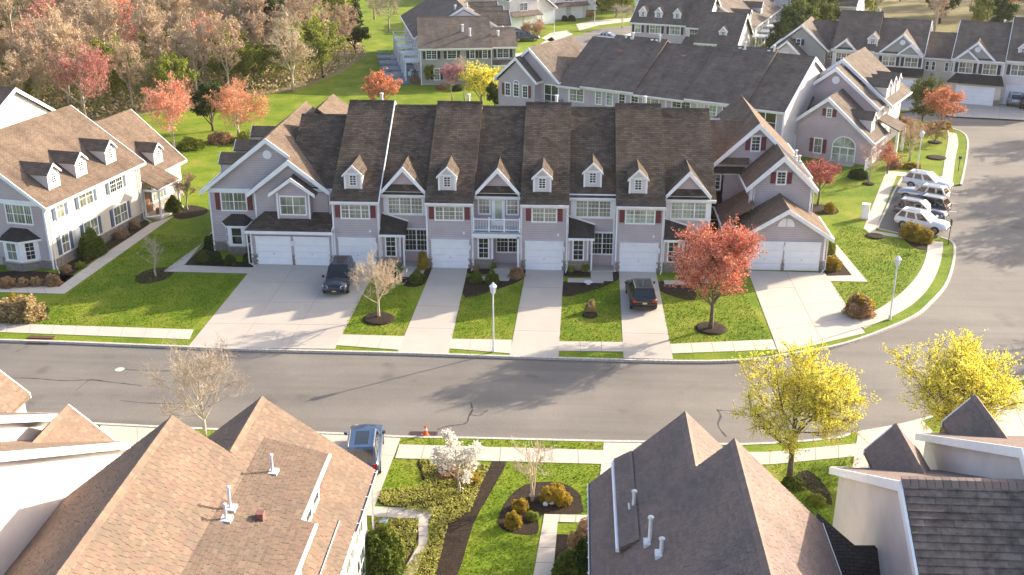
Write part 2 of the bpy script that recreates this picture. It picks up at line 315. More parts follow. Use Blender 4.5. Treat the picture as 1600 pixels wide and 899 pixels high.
def dormer(T, x, y, z, ang, w=1.3, h=1.25, rise=.65, depth=3.0, mat='tan_shingles', hw=.75, grid=(2, 4), full=True):
    """(x,y,z) front bottom centre, faces local -y turned by ang"""
    k = ('dorm', w, h, rise, depth, mat)
    D = link('dormer', cached(k, lambda: MB().prism([(-w / 2, 0, -.2), (w / 2, 0, -.2), (w / 2, 0, h), (0, 0, h + rise - .1), (-w / 2, 0, h)], (0, depth, 0)).mesh('dormer', 'white_siding')), T, (x, y, z), ang)
    def rf():
        m = MB(); o = .16; s = rise / (w / 2)
        for sg in (-1, 1): m.prism([(0, -o, h + rise + .03), (sg * (w / 2 + o), -o, h - s * o + .03), (sg * (w / 2 + o), -o, h - s * o - .07), (0, -o, h + rise - .07)], (0, depth + o, 0))
        return m.mesh('dormer_roof', mat)
    def rb():
        m = MB(); o = .16; s = rise / (w / 2)
        for sg in (-1, 1): m.prism([(0, -o, h + rise + .05), (sg * (w / 2 + o + .03), -o, h - s * o + .03), (sg * (w / 2 + o + .03), -o, h - s * o - .13), (0, -o, h + rise - .16)], (0, -.05, 0))
        for sg in (-1, 1): m.box(sg * w / 2 - .07, -.035, -.1, sg * w / 2 + .07, -.004, h)
        m.box(-w / 2, -.03, h - .12, w / 2, -.003, h)
        return m.mesh('dormer_trim', 'white_trim')
    link('dormer_roof', cached(k + ('r',), rf), D); link('dormer_trim', cached(k + ('t',), rb), D)
    def wf():
        m = MB(); ww = .46; z0 = h - .2 - hw
        m.box(-ww / 2 - .06, -.05, z0 - .06, ww / 2 + .06, -.002, z0).box(-ww / 2 - .06, -.05, z0 + hw, ww / 2 + .06, -.002, z0 + hw + .06).box(-ww / 2 - .06, -.05, z0, -ww / 2, -.002, z0 + hw).box(ww / 2, -.05, z0, ww / 2 + .06, -.002, z0 + hw)
        for q in range(1, grid[0]): m.box(-ww / 2 + ww * q / grid[0] - .02, -.045, z0, -ww / 2 + ww * q / grid[0] + .02, -.004, z0 + hw)
        for q in range(1, grid[1]): m.box(-ww / 2, -.042, z0 + hw * q / grid[1] - .02, ww / 2, -.004, z0 + hw * q / grid[1] + .02)
        return m.mesh('window', 'white_trim')
    link('window', cached(k + ('w', hw), wf), D)
    link('pane', cached(k + ('p', hw), lambda: MB().box(-.23, -.03, h - .2 - hw, .23, -.001, h - .2).mesh('pane', 'dark_pane')), D)
    return D
def stone_band(T, segs, h=.85):
    """segs: (x0,y0,x1,y1) wall footings; outward normal to the right of travel"""
    m = MB(); rnd = random.Random(3)
    for x0, y0, x1, y1 in segs:
        L = hypot(x1 - x0, y1 - y0); tx, ty = (x1 - x0) / L, (y1 - y0) / L; nx, ny = ty, -tx
        z = 0
        while z < h - .05:
            rh = min(rnd.uniform(.1, .2), h - z); s = 0
            while s < L:
                sw = min(rnd.uniform(.2, .5), L - s); d = rnd.uniform(.03, .075)
                a = (x0 + tx * (s + .01), y0 + ty * (s + .01)); b = (x0 + tx * (s + sw - .01), y0 + ty * (s + sw - .01))
                m.prism([(a[0], a[1], z + .01), (b[0], b[1], z + .01), (b[0], b[1], z + rh - .01), (a[0], a[1], z + rh - .01)], (nx * d, ny * d, 0)); s += sw
            z += rh
    o = m.obj('stone_veneer', 'stone', T, kind='stuff')
    c = MB()
    for x0, y0, x1, y1 in segs:
        L = hypot(x1 - x0, y1 - y0); tx, ty = (x1 - x0) / L, (y1 - y0) / L; nx, ny = ty, -tx
        c.prism([(x0, y0, h), (x1, y1, h), (x1, y1, h + .07), (x0, y0, h + .07)], (nx * .1, ny * .1, 0))
    c.obj('stone_cap', 'concrete', T)
def downspout(T, x, y, z, dx=0, dy=-.5, side=(0, -.1)):
    sx, sy = side
    MB().tube([(x + sx * 1.5, y + sy * 1.5, z), (x + sx, y + sy, z - .25), (x + sx, y + sy, .25), (x + sx + dx, y + sy + dy, .06)], .05, 5).obj('downspout', 'pipe_white', T)
def wall_lamp(T, x, y, z=1.75): MB().box(x - .06, y - .05, z, x + .06, y, z + .1).tube([(x, y - .14, z - .12), (x, y - .14, z - .08), (x, y - .14, z + .2), (x, y - .14, z + .32)], [.05, .1, .13, .02], 6).obj('wall_lamp', 'white_trim', T)
def trim(T, *bx, name='corner_trim'):
    for b in bx: MB().box(*b).obj(name, 'white_trim', T)
def hvent(T, x, y, z, s=.25):
    MB().tube([(x, y, z - .3), (x, y, z + .12)], .13, 8).obj('roof_vent', 'vent_red', T)
def pipe(T, x, y, z, h=.6, r=.08, base=True, elbow=False):
    m = MB().tube([(x, y, z - .3), (x, y, z + h)], r, 8).tube([(x, y, z + h), (x, y, z + h + .06), (x, y, z + h + .09)], [r * 1.6, r * 1.5, r * .6], 8)
    if base: m.box(x - .22, y - .22, z - .12, x + .22, y + .22, z + .06)
    m.obj('vent_pipe', 'pipe_white', T)

# ------------------------------------------------------------------ GROUND
def sheet(name, pts, z, mat, kind='structure', parent=None, step=None):
    from mathutils.geometry import tessellate_polygon
    me = bpy.data.meshes.new(name); v = [(p[0], p[1], z) for p in pts]
    tr = tessellate_polygon([[Vector(p) for p in v]]); me.from_pydata(v, [], [tuple(t) for t in tr])
    b = bmesh.new(); b.from_mesh(me); bmesh.ops.recalc_face_normals(b, faces=b.faces[:])
    if b.faces and sum(f.normal.z for f in b.faces) < 0: bmesh.ops.reverse_faces(b, faces=b.faces[:])
    b.to_mesh(me); b.free(); me.materials.append(MT[mat]); o = link(name, me, parent)
    if kind: o['kind'] = kind
    return o
def px(*pts, z=0.0): return [at(a, b, z) for a, b in pts]
def smooth_line(P, n=4):
    out = []
    for i in range(len(P) - 1):
        p0 = P[max(i - 1, 0)]; p1 = P[i]; p2 = P[i + 1]; p3 = P[min(i + 2, len(P) - 1)]
        for k in range(n):
            t = k / n; out.append(tuple(.5 * ((2 * p1[j]) + (-p0[j] + p2[j]) * t + (2 * p0[j] - 5 * p1[j] + 4 * p2[j] - p3[j]) * t * t + (-p0[j] + 3 * p1[j] - 3 * p2[j] + p3[j]) * t ** 3) for j in (0, 1)))
    return out + [P[-1]]
sheet('ground', [(-320, -120), (320, -120), (320, 450), (-320, 450)], -.35, 'meadow')
sheet('road', [(-300, -60), (260, -60), (260, 90), (-300, 90)], -.13, 'asphalt')
KN = [(-120, -14.6)] + px((-300, 521), (0, 530), (100, 533), (200, 537), (300, 541), (400, 545), (620, 550), (800, 556), (1060, 563), (1160, 561), (1218, 554), (1300, 540), (1362, 521), (1425, 494), (1450, 474), (1475, 446), (1486, 417), (1490, 392), (1486, 378), (1469, 371))
KN = smooth_line(KN, 3)
BAY = px((1450, 374), (1372, 357), (1385, 330), (1398, 300), (1411, 277), (1440, 283), (1488, 290))
KN2 = smooth_line(px((1500, 288), (1507, 256), (1511, 222), (1503, 207), (1480, 199), (1440, 189), (1412, 186)), 3)
LN = KN + BAY + KN2 + px((1408, 175), (1480, 170), (1500, 182), (1600, 187), (1750, 200)) + [(250, 40), (260, 400), (-320, 400), (-320, -14)]
sheet('lawn', LN, 0.0, 'grass')
KS = smooth_line([(150, 20)] + px((1700, 575), (1600, 604), (1540, 628), (1500, 641), (1453, 654), (1406, 666), (1333, 679), (1300, 687), (1163, 696), (1010, 692), (943, 691), (735, 686), (626, 684), (499, 678), (322, 672), (157, 664), (0, 656), (-300, 645)) + [(-120, -24)], 3)
sheet('lawn', KS + [(-150, -110), (150, -110)], 0.001, 'grass')
def kerb(P, side, w=.2, z0=-.14, z1=.03, L=.32):
    m = MB(); acc = 0
    for i in range(len(P) - 1):
        a, b = Vector(P[i]), Vector(P[i + 1]); d = (b - a).length
        if d < .05: continue
        t = (b - a) / d; n = Vector((-t.y, t.x)) * side * w; k = max(1, round(d / L))
        for q in range(k):
            p, r = a + (b - a) * (q / k) + t * .008, a + (b - a) * ((q + 1) / k) - t * .008
            m.prism([(p.x, p.y, z0), (r.x, r.y, z0), (r.x + n.x, r.y + n.y, z0), (p.x + n.x, p.y + n.y, z0)], (0, 0, z1 - z0))
    m.obj('kerb', 'kerb_stone', None, kind='structure')
kerb(KN[2:], -1); kerb(BAY, 1, .16); kerb(KN2, -1); kerb(KS[2:-2], -1, .2)
def lerp(a, b, t): return (a[0] + (b[0] - a[0]) * t, a[1] + (b[1] - a[1]) * t)
def resample(P, n):
    d = [0]
    for i in range(len(P) - 1): d.append(d[-1] + hypot(P[i + 1][0] - P[i][0], P[i + 1][1] - P[i][1]))
    out = []; j = 0
    for k in range(n + 1):
        s = d[-1] * k / n
        while j < len(d) - 2 and d[j + 1] < s: j += 1
        out.append(lerp(P[j], P[j + 1], (s - d[j]) / max(1e-6, d[j + 1] - d[j])))
    return out
def slabs(name, A, B, n, nx=1, z=.03, mat='concrete', size=None):
    """a paved strip between edge lines A and B, n slabs long, nx wide"""
    A, B = resample(A, n), resample(B, n)
    par = sheet(name, A + B[::-1], z - .022, 'joint')
    for i in range(n):
        for j in range(nx):
            q = [lerp(A[i], B[i], j / nx), lerp(A[i + 1], B[i + 1], j / nx), lerp(A[i + 1], B[i + 1], (j + 1) / nx), lerp(A[i], B[i], (j + 1) / nx)]
            c = (sum(p[0] for p in q) / 4, sum(p[1] for p in q) / 4); r = []
            for p in q:
                dx, dy = c[0] - p[0], c[1] - p[1]; L = hypot(dx, dy); r.append((p[0] + dx / L * .018, p[1] + dy / L * .018, z - .02))
            MB().prism(r, (0, 0, .02 + random.uniform(-.0015, .0015))).obj('slab', mat, par)
slabs('driveway', px((399, 413), (293, 543)), px((590, 415), (523, 546)), 4, 3, z=.026, mat='old_concrete')
slabs('driveway', px((676, 418), (621, 551)), px((731, 419), (701, 553)), 4, 1, z=.026, mat='old_concrete')
slabs('driveway', px((822, 420), (796, 556)), px((881, 421), (873, 558)), 4, 1, z=.026, mat='old_concrete')
slabs('driveway', px((967, 424), (974, 560)), px((1025, 424), (1052, 562)), 4, 1, z=.026, mat='old_concrete')
slabs('driveway', px((1168, 423), (1217, 553)), px((1289, 427), (1352, 521)), 4, 2, z=.026, mat='concrete')
# sidewalk along the north kerb, stopped by the driveways
def sw(a0, b0, a1, b1, n): slabs('sidewalk', px(a0, a1), px(b0, b1), n)
sw((-200, 499), (-200, 512), (303, 515.5), (296, 531), 14); sw((533, 523), (524, 540), (632, 526), (624, 547.5), 3); sw((704, 530), (699, 545), (800, 531.5), (798, 553), 3)
sw((873, 534), (873, 549), (973, 535), (974, 550), 3); sw((1047, 538), (1050, 553), (1207, 531), (1214, 547), 5)
slabs('sidewalk', smooth_line(px((1330, 503), (1375, 482), (1412, 455), (1437, 425), (1447, 400), (1450, 377)), 3), smooth_line(px((1350, 514), (1390, 497), (1425, 477), (1450, 452), (1465, 425), (1472, 400), (1474, 379)), 3), 14)
slabs('sidewalk', px((1471, 281), (1478, 238), (1482, 216), (1480, 204)), px((1488, 287), (1493, 247), (1498, 224), (1495, 210)), 9)
slabs('sidewalk', px((1384.5, 268), (1349, 358)), px((1402, 274), (1367, 362)), 10)
slabs('sidewalk', px((1384.5, 267), (1416, 270)), px((1400, 275), (1420, 277)), 2, z=.034); slabs('sidewalk', px((1351, 359), (1450, 375)), px((1358, 365), (1452, 379)), 7, z=.036)
slabs('path', px((1299, 373), (1356, 441)), px((1297, 388), (1332, 432)), 7); slabs('path', px((1332, 431), (1289, 432)), px((1356, 441), (1294, 440)), 3, z=.034)
slabs('path', px((333, 360), (289, 414)), px((330, 370), (256, 424)), 5); slabs('path', px((286, 415), (398, 419)), px((256, 425), (388, 428)), 7, z=.034)
slabs('path', px((272, 338), (185, 400), (100, 460)), px((235, 350), (160, 400), (92, 449)), 14); slabs('path', px((100, 460), (-120, 454)), px((94, 449), (-120, 441)), 8, z=.034)
# entrance pads of the row
for k in range(4):
    x0 = 6.3 + 7.45 * k
    if k != 1: slabs('path', [(x0 + 5.6, 1.2), (x0 + 5.6, -2.2)], [(x0 + 7.35, 1.2), (x0 + 7.35, -2.2)] if k < 3 else [(x0 + 7.3, 1.2), (x0 + 7.3, -2.2)], 2, mat='old_concrete')
    else: slabs('path', [(x0 + 5.2, 1.2), (x0 + 5.0, -2.6)], [(x0 + 7.35, 1.2), (x0 + 6.7, -2.6)], 3, mat='old_concrete')
    if k in (1, 2, 3): slabs('path', [(x0 + 3.8, -1.7), (x0 + 3.8, -2.6)], [(x0 + 6.6, -1.7), (x0 + 6.6, -2.6)], 1, z=.022, mat='old_concrete')
# south side
slabs('driveway', px((499, 679), (440, 790)), px((626, 685), (580, 807)), 4, 2, z=.026); slabs('driveway', px((943, 692), (935, 760)), px((1010, 693), (1010, 760)), 2, 1, z=.026)
slabs('driveway', px((157, 665), (130, 760)), px((272, 671), (300, 760)), 2, 2, z=.026); slabs('driveway', px((1340, 678), (1330, 740)), px((1440, 656), (1500, 720)), 3, 2, z=.026)
slabs('driveway', px((1510, 640), (1530, 700)), px((1640, 595), (1700, 700)), 3, 2, z=.026)
slabs('sidewalk', px((624, 695), (943, 704)), px((617, 717), (945, 726)), 8); slabs('sidewalk', px((1012, 706), (1200, 707), (1345, 693)), px((1012, 727), (1200, 727), (1345, 713)), 9)
slabs('sidewalk', px((272, 683), (499, 690)), px((272, 705), (490, 712)), 6)
slabs('path', px((584, 792), (679, 796)), px((580, 808), (672, 812)), 4); slabs('path', px((652, 808), (655, 850), (625, 900)), px((670, 811), (668, 850), (650, 900)), 6)
slabs('path', px((850, 804), (925, 806)), px((848, 816), (925, 818)), 3, z=.034); slabs('path', px((849, 812), (832, 905)), px((872, 812), (864, 905)), 4)
slabs('path', px((1480, 155), (1479, 182)), px((1562, 160), (1562, 186)), 2, 2, mat='old_concrete'); slabs('driveway', px((1562, 160), (1562, 186)), px((1660, 165), (1670, 192)), 2, 2, z=.026, mat='old_concrete')
slabs('driveway', px((1400, 150), (1405, 172)), px((1440, 152), (1450, 175)), 2, 1, z=.026, mat='old_concrete')
# mulch beds, ground cover beds
def bed(pts, name='mulch_bed', mat='mulch', z=.012, h=.06, world=False):
    P = pts if world else px(*pts)
    if not world: return sheet(name, smooth_line(list(P) + [P[0]], 3)[:-1], z, mat)
    c = (sum(p[0] for p in P) / len(P), sum(p[1] for p in P) / len(P))
    P = smooth_line(list(P) + [P[0]], 3)[:-1]; m = MB()
    R = []
    for q, zz in ((1, z), (.96, z + h * .7), (.8, z + h), (.3, z + h * 1.1)): R.append([(c[0] + (p[0] - c[0]) * q + random.uniform(-.03, .03), c[1] + (p[1] - c[1]) * q + random.uniform(-.03, .03), zz) for p in P])
    n = len(P); m.v = [p for r in R for p in r] + [(c[0], c[1], z + h * 1.1)]
    for r in range(3):
        for k in range(n): j = (k + 1) % n; m.f.append((r * n + k, r * n + j, (r + 1) * n + j, (r + 1) * n + k))
    for k in range(n): m.f.append((3 * n + k, 3 * n + (k + 1) % n, 4 * n))
    return m.obj(name, mat, None, smooth=True, kind='structure')
def ring(cx, cy, w):
    x, y = at(cx, cy); return [(x + w / 2 * cos(t * pi / 6), y + w / 2 * sin(t * pi / 6)) for t in range(12)]
for cx, cy, wd in ((592, 499, 2.3), (1111, 514, 2.2), (1357, 288, 1.2), (1463, 247, 2.1), (1461, 223, 1.6), (922, 493, 1.1), (1367, 370, 1.6)): bed(ring(cx, cy, wd), world=True, h=.12)
for b in ([(212, 432), (230, 422), (262, 418), (272, 426), (258, 437), (228, 444), (212, 440)], [(275, 325), (300, 321), (324, 327), (318, 336), (285, 343), (270, 338)],
          [(95, 440), (100, 415), (160, 385), (210, 345), (233, 352), (180, 385), (120, 425), (92, 448)], [(-20, 437), (0, 425), (70, 425), (98, 430), (118, 432), (92, 447), (40, 447)],
          [(288, 414), (320, 385), (335, 385), (345, 405), (400, 412), (395, 418), (330, 416)], [(-30, 478), (20, 470), (75, 480), (70, 497), (45, 506), (-30, 506)],
          [(1420, 377), (1449, 382), (1449, 391), (1430, 388), (1412, 374)], [(1265, 318), (1300, 322), (1311, 331), (1300, 336), (1270, 334)], [(1298, 388), (1332, 431), (1290, 431), (1289, 400)],
          [(1316, 485), (1340, 488), (1368, 483), (1350, 496), (1330, 502)], [(728, 437), (735, 432), (780, 430), (820, 420), (817, 436), (790, 448), (727, 466)], [(880, 440), (940, 440), (948, 422), (966, 423), (965, 438), (930, 453), (880, 464)],
          [(636, 425), (660, 415), (674, 418), (660, 446), (630, 446)], [(1030, 440), (1080, 440), (1085, 470), (1032, 456)], [(880, 422), (928, 424), (928, 432), (880, 432)], [(730, 418), (778, 418), (778, 428), (732, 428)], [(600, 425), (630, 425), (634, 440), (600, 440)],
          [(834, 754), (875, 754), (903, 769), (909, 787), (907, 803), (846, 806), (840, 834), (803, 834), (779, 822), (782, 800), (797, 775), (816, 760)],
          [(768, 722), (791, 722), (768, 768), (740, 819), (712, 905), (680, 905), (700, 822), (735, 800), (755, 762)], [(655, 717), (700, 718), (675, 755), (660, 752)], [(870, 835), (892, 838), (890, 860), (868, 880), (862, 870)], [(1240, 745), (1262, 735), (1290, 760), (1300, 790), (1270, 770)]):
    bed(b)
COVER = [[(597, 765), (642, 764), (664, 753), (655, 717), (765, 730), (735, 800), (700, 822), (680, 905), (620, 905), (668, 850), (672, 806), (600, 790), (590, 780)], [(584, 812), (655, 812), (650, 850), (625, 895), (560, 905), (580, 850)]]
for c in COVER: bed(c, 'garden_bed', 'mulch', .006)
# rear path, far street and its driveways
sheet('far_road', px((790, 128), (830, 112), (868, 66), (940, 44), (990, 40), (1010, 40), (1010, 48), (985, 60), (930, 100), (900, 128)), .01, 'asphalt')
sheet('far_pavement', px((770, 92), (820, 93), (845, 72), (868, 64), (862, 58), (833, 76), (812, 84), (790, 84)), .02, 'concrete'); sheet('far_pavement', px((860, 52), (885, 48), (895, 54), (862, 66), (846, 60)), .02, 'concrete')
sheet('far_pavement', px((935, 66), (985, 52), (1005, 52), (1000, 60), (955, 72)), .02, 'concrete'); sheet('far_pavement', px((900, 38), (930, 32), (990, 28), (990, 33), (935, 40), (905, 48)), .02, 'concrete')
sheet('forest_floor', [(-66, 36), (-47, 40), (-34, 48), (-24, 57), (-13, 70), (-10, 82), (-9, 98), (-14, 115), (-20, 130), (-30, 150), (-60, 172), (-200, 172), (-200, 36)], .02, 'forest_floor')
sheet('forest_floor', [(78, 105), (100, 96), (160, 85), (260, 90), (260, 240), (90, 240), (80, 150)], .02, 'forest_floor')
# tar lines on the road
def tar(pts, r=.04, name='crack_line'):
    P = smooth_line(px(*pts, z=-.13), 6); m = MB(); rnd = random.Random(len(pts))
    for i in range(len(P) - 1):
        a, b = Vector(P[i]), Vector(P[i + 1]); t = (b - a).normalized(); n = Vector((-t.y, t.x)) * r * rnd.uniform(.5, 1.3)
        m.poly([(a.x - n.x, a.y - n.y, -.126), (b.x - n.x, b.y - n.y, -.126), (b.x + n.x, b.y + n.y, -.126), (a.x + n.x, a.y + n.y, -.126)])
    m.obj(name, 'crack_seal', None, fix=False, kind='structure')
tar([(0, 592), (40, 591), (100, 595), (140, 594), (180, 598), (222, 603)]); tar([(118, 611), (135, 597), (145, 593), (160, 596)], .03); tar([(190, 577), (220, 579), (265, 580)], .05); tar([(188, 626), (230, 630), (300, 631), (330, 636)], .04)
tar([(25, 550), (45, 541)], .03); tar([(683, 672), (700, 666), (727, 662), (733, 650), (738, 640), (735, 628)], .05); tar([(733, 647), (748, 650), (762, 641)], .04); tar([(1120, 640), (1126, 650), (1122, 665), (1135, 683)], .06); tar([(1120, 641), (1150, 643)], .05)
def manhole(): 
    x, y = at(187, 577.5, -.13); MB().tube([(x, y, -.13), (x, y, -.12)], .3, 16).obj('manhole_cover', 'kerb_stone', None, label='small round pale cover in the road left of the bare tree', cat='manhole cover')
manhole()
for (a, b) in (((1480, 317), (1496, 318)), ((1480, 330), (1494, 331)), ((1482, 302), (1497, 303))): tar2 = MB(); A, B = at(*a, -.13), at(*b, -.13); tar2.prism([(A[0], A[1], -.127), (B[0], B[1], -.127), (B[0] + .06, B[1] - .1, -.127), (A[0] + .06, A[1] - .1, -.127)], (0, 0, .003)).obj('bay_line', 'white_trim', None, kind='structure')

# ------------------------------------------------------------------ the front row
RS = 'row_shingles'
ORD = ['leftmost', 'second', 'third', 'rightmost']
UD = ['leftmost narrow grey townhouse of the middle row, between end house and balcony house', 'grey townhouse with the white railed balcony over its entry', 'grey townhouse with two small white roof dormers, right of the balcony house', 'rightmost narrow grey townhouse of the middle row, behind black SUV and red tree']
def unit(k):
    x0 = 6.32 + 7.45 * k; T = thing('townhouse', UD[k], 'house', x0, 0, 0, 'narrow townhouses of the middle row')
    W = 3.72; W2 = 7.45; E = .003
    # tall bay (ridge 8.5 back, eave 5.75) and recessed bay
    body(T, 'grey_siding', 'x', [(0, 0), (0, 5.55), (9.3, 11.22), (16.4, 6.2), (16.4, 0)], E, W, 'front_wall')
    body(T, 'mauve_siding', 'x', [(1.2, 0), (1.2, 5.8), (9.3, 10.85), (16.0, 6.2), (16.0, 0)], W + E, W2 - E, 'recessed_wall')
    gable(T, RS, 'x', 9.3, 11.45, 9.65, 7.6, .613, .72, -.03, W + .06, r0=False, r1=(k == 0), bh=.16)
    gable(T, RS, 'x', 9.3, 11.1, 8.4, 7.2, .632, .72, W + .065, W2 - .035 + (.35 if k == 3 else 0), r0=False)
    trim(T, (.0, -.05, 0, .13, -.003, 5.55), (W - .13, -.05, .0, W + .003, -.003, 5.55), (W + .003, -.05, 0, W + .05, .1, 5.55), (-.02, -.06, 5.42, W + .02, -.004, 5.66))
    trim(T, (W + .06, 1.1, 5.68, W2 - .02, 1.197, 6.0), name='frieze_board')
    # tall bay window
    if k == 2: window(T, W / 2, -.003, 4.1, 0, (.85, .85), 1.3, (3, 4), 'blind_pane', 'red_shutter')
    else: window(T, W / 2, -.003, 4.1, 0, (.55, .85, .55), 1.3, (2, 4), 'pale_pane' if k == 3 else 'blind_pane', 'red_shutter')
    garage_door(T, W / 2 + .02, -.003, 0); wall_lamp(T, W - .3, -.02)
    MB().tube([(W - .75, -.14, 3.0), (W - .75, 0, 3.0)], .09, 8).obj('dryer_vent', 'white_trim', T)
    dormer(T, 1.65, .8, 6.25, 0, mat=RS, depth=3.6)
    for q in (0, .5): MB().box(.45 + q, 2.65, 7.2, .8 + q, 3.05, 7.5).obj('roof_vent', 'dark_metal', T)
    pipe(T, 2.5, 10.4, 10.3, 1.5, .12)
    stone_band(T, [(.02, -.003, .44, -.003), (3.28, -.003, W, -.003), (W + .003, 0, W + .003, 1.15)], .8)
    downspout(T, W - .02, -.06, 5.5, dx=-.1 if k else 0)
    # recessed bay
    xc = W + (W2 - W) / 2
    if k != 2:
        gable(T, RS, 'y', xc, 8.05, 1.72, 1.72, 1.14, 1.14, .85, 4.7, bh=.26, gut=False, th=.1)
        MB().prism([(xc - 1.5, 1.15, 6.2), (xc + 1.5, 1.15, 6.2), (xc, 1.15, 7.85)], (0, .5, 0)).obj('gable_wall', 'mauve_siding', T)
        MB().prism([(xc - 1.3, 1.14, 6.55), (xc + 1.3, 1.14, 6.55), (xc + 1.55, .82, 6.12), (xc - 1.55, .82, 6.12)], (0, .0, -.07)).obj('pent_roof', RS, T)
    else: dormer(T, xc, 1.85, 6.45, 0, mat=RS, depth=3.4)
    if k != 1:
        MB().box(W + .2, 1.13, 4.0, W2 - .08, 1.197, 5.68).obj('window_surround', 'white_trim', T)
        window(T, xc + .1, 1.13, 4.2, 0, (.82, .82, .82), 1.35, (3, 4), 'pale_pane' if k == 3 else 'blind_pane')
        window(T, W + 2.75, 1.197, 1.08, 0, (.85, .85), 1.7, (3, 4), 'dark_pane')
        # vestibule under a lean-to
        V = 1.55; MB().box(W + .06, .05, 0, W + V, 1.195, 2.85).obj('vestibule', 'mauve_siding', T)
        r = MB().prism([(W + .02, -.35, 2.84), (W + 2.1, -.35, 2.84), (W + 2.1, 1.19, 3.5), (W + .02, 1.19, 4.15)], (0, 0, -.12)); r.obj('porch_roof', RS if k < 0 else 'dark_shingles', T)
        trim(T, (W + .02, -.42, 2.66, W + 2.12, -.36, 2.85), name='porch_fascia'); MB().prism([(W + .05, 1.12, 4.12), (W + 2.15, 1.12, 3.46), (W + 2.15, 1.12, 3.58), (W + .05, 1.12, 4.25)], (0, .06, 0)).obj('roof_flashing', 'white_trim', T)
        trim(T, (W + V - .02, -.0, .85, W + V + .1, .12, 2.7), (W + V + .3, -.15, 0.05, W + V + .42, -.03, 2.72), (W + .06, .0, .85, W + .16, .048, 2.7), name='porch_post')
        window(T, W + .85, .045, .95, 0, (.72,), 1.6, (2, 4), 'dark_pane')
        stone_band(T, [(W + .06, .045, W + V, .045)], .82)
        trim(T, (W2 - .17, 1.12, 0, W2 - .01, 1.197, 5.7))
    else:
        for q in (-1.12, 1.12): window(T, xc + q + .05, 1.197, 4.28, 0, (.8,), 1.35, (3, 4), 'blind_pane')
        D = MB().box(xc - .48, 1.1, 3.28, xc + .56, 1.19, 5.6).obj('balcony_door', 'white_trim', T)
        MB().box(xc - .2, 1.08, 3.7, xc + .34, 1.098, 5.35).obj('pane', 'pale_pane', D)
        MB().box(W + .003, -.3, 3.02, W2 - .003, 1.195, 3.2).obj('balcony_deck', 'deck', T); trim(T, (W - .1, -.38, 2.86, W2 + .05, -.305, 3.05), name='balcony_beam')
        R = MB().box(W + .02, -.26, 4.2, W2 - .02, -.18, 4.27).box(W + .02, -.25, 3.32, W2 - .02, -.19, 3.38).obj('railing', 'white_trim', T)
        bal = MB().box(-.017, -.017, 0, .017, .017, .82).mesh('baluster', 'white_trim')
        for q in range(30): link('baluster', bal, R, (W + .12 + q * (3.5 / 29), -.22, 3.38))
        for q in (0, 1 / 3, 2 / 3, 1): link('baluster_post', cached('bp', lambda: MB().box(-.05, -.05, 0, .05, .05, 1.2).mesh('baluster_post', 'white_trim')), R, (W + .07 + q * 3.6, -.22, 3.2))
        V = 1.45; MB().box(W + .06, .05, 0, W + V, 1.195, 3.0).obj('vestibule', 'mauve_siding', T); window(T, W + .8, .045, .95, 0, (.72,), 1.6, (2, 4), 'dark_pane')
        stone_band(T, [(W + .06, .045, W + V, .045)], .82); window(T, W + 2.7, 1.197, 1.08, 0, (.85, .85), 1.7, (3, 4), 'dark_pane')
        trim(T, (W2 - .25, -.3, .02, W2 - .07, -.12, 2.87), (W + V - .02, -.02, .85, W + V + .12, .14, 2.87), (W + .0, -.3, 2.7, W2 - .01, -.1, 2.87), name='porch_post')
    MB().box(W + 1.65, -.2, 0, W2 - .01, 1.19, .1).obj('porch_slab', 'old_concrete', T)
    window(T, W / 2, 16.4, 3.9, pi, (.9, .9), 1.3, (3, 4)); window(T, xc, 16.0, 3.9, pi, (.9, .9), 1.3, (3, 4)); window(T, xc, 16.0, .3, pi, (1.0, 1.0), 2.0, (1, 1), 'dark_pane')
for k in range(4): unit(k)

# left end house
T = thing('end_townhouse', 'left end townhouse of the middle row, with bay window and two garage doors', 'house', .7, 0, 0); o = -.7
TS = 'tan_shingles'
body(T, 'grey_siding', 'y', [(-4.5 + o, 0), (-4.5 + o, 5.3), (.7 + o, 9.45), (5.55 + o, 5.6), (5.55 + o, 0)], 3, 17)
body(T, 'grey_siding', 'y', [(-.4 + o, 0), (-.4 + o, 5.55), (2.65 + o, 8.0), (5.6 + o, 5.65), (5.6 + o, 0)], 2, 3.0, 'front_wall')
gable(T, TS, 'y', .7 + o, 9.72, 5.75, 5.1, .78, .78, 2.62, 16.6, r0=False)
for a_, b_ in ((-5.08, .69), (2.6, .71)): MB().prism([(b_ + o, 2.62, 9.75), (a_ + o, 2.62, 9.75 - .78 * abs(a_ - .7)), (a_ + o, 2.62, 9.41 - .78 * abs(a_ - .7)), (b_ + o, 2.62, 9.32)], (0, -.07, 0)).obj('rake_board', 'white_trim', T)
gable(T, TS, 'y', .7 + 1.9 + o, 9.9 - .78 * .05, 0, 3.2, .78, .78, 13.0, 19.5, r0=False); gable(T, TS, 'y', 2.2 + o, 9.5, 5, 4.5, .78, .78, 16.0, 20.5, r0=False)
gable(T, TS, 'y', 2.65 + o, 8.25, 3.5, 3.15, .80, .80, 1.6, 4.2, bh=.34)
gable(T, RS, 'x', 8.9, 10.3, 7.0, 7, .63, .67, 2.2 + o, 6.28 + o, r0=False)
body(T, 'grey_siding', 'x', [(2.2, 0), (2.2, 5.75), (8.9, 10.0), (15, 5.7), (15, 0)], 4 + o, 6.3 + o, 'link_wall')
body(T, 'grey_siding', 'y', [(-.42 + o, 0), (-.42 + o, 2.9), (6.3 + o, 2.9), (6.3 + o, 0)], 0, 1.99, 'garage_wall')
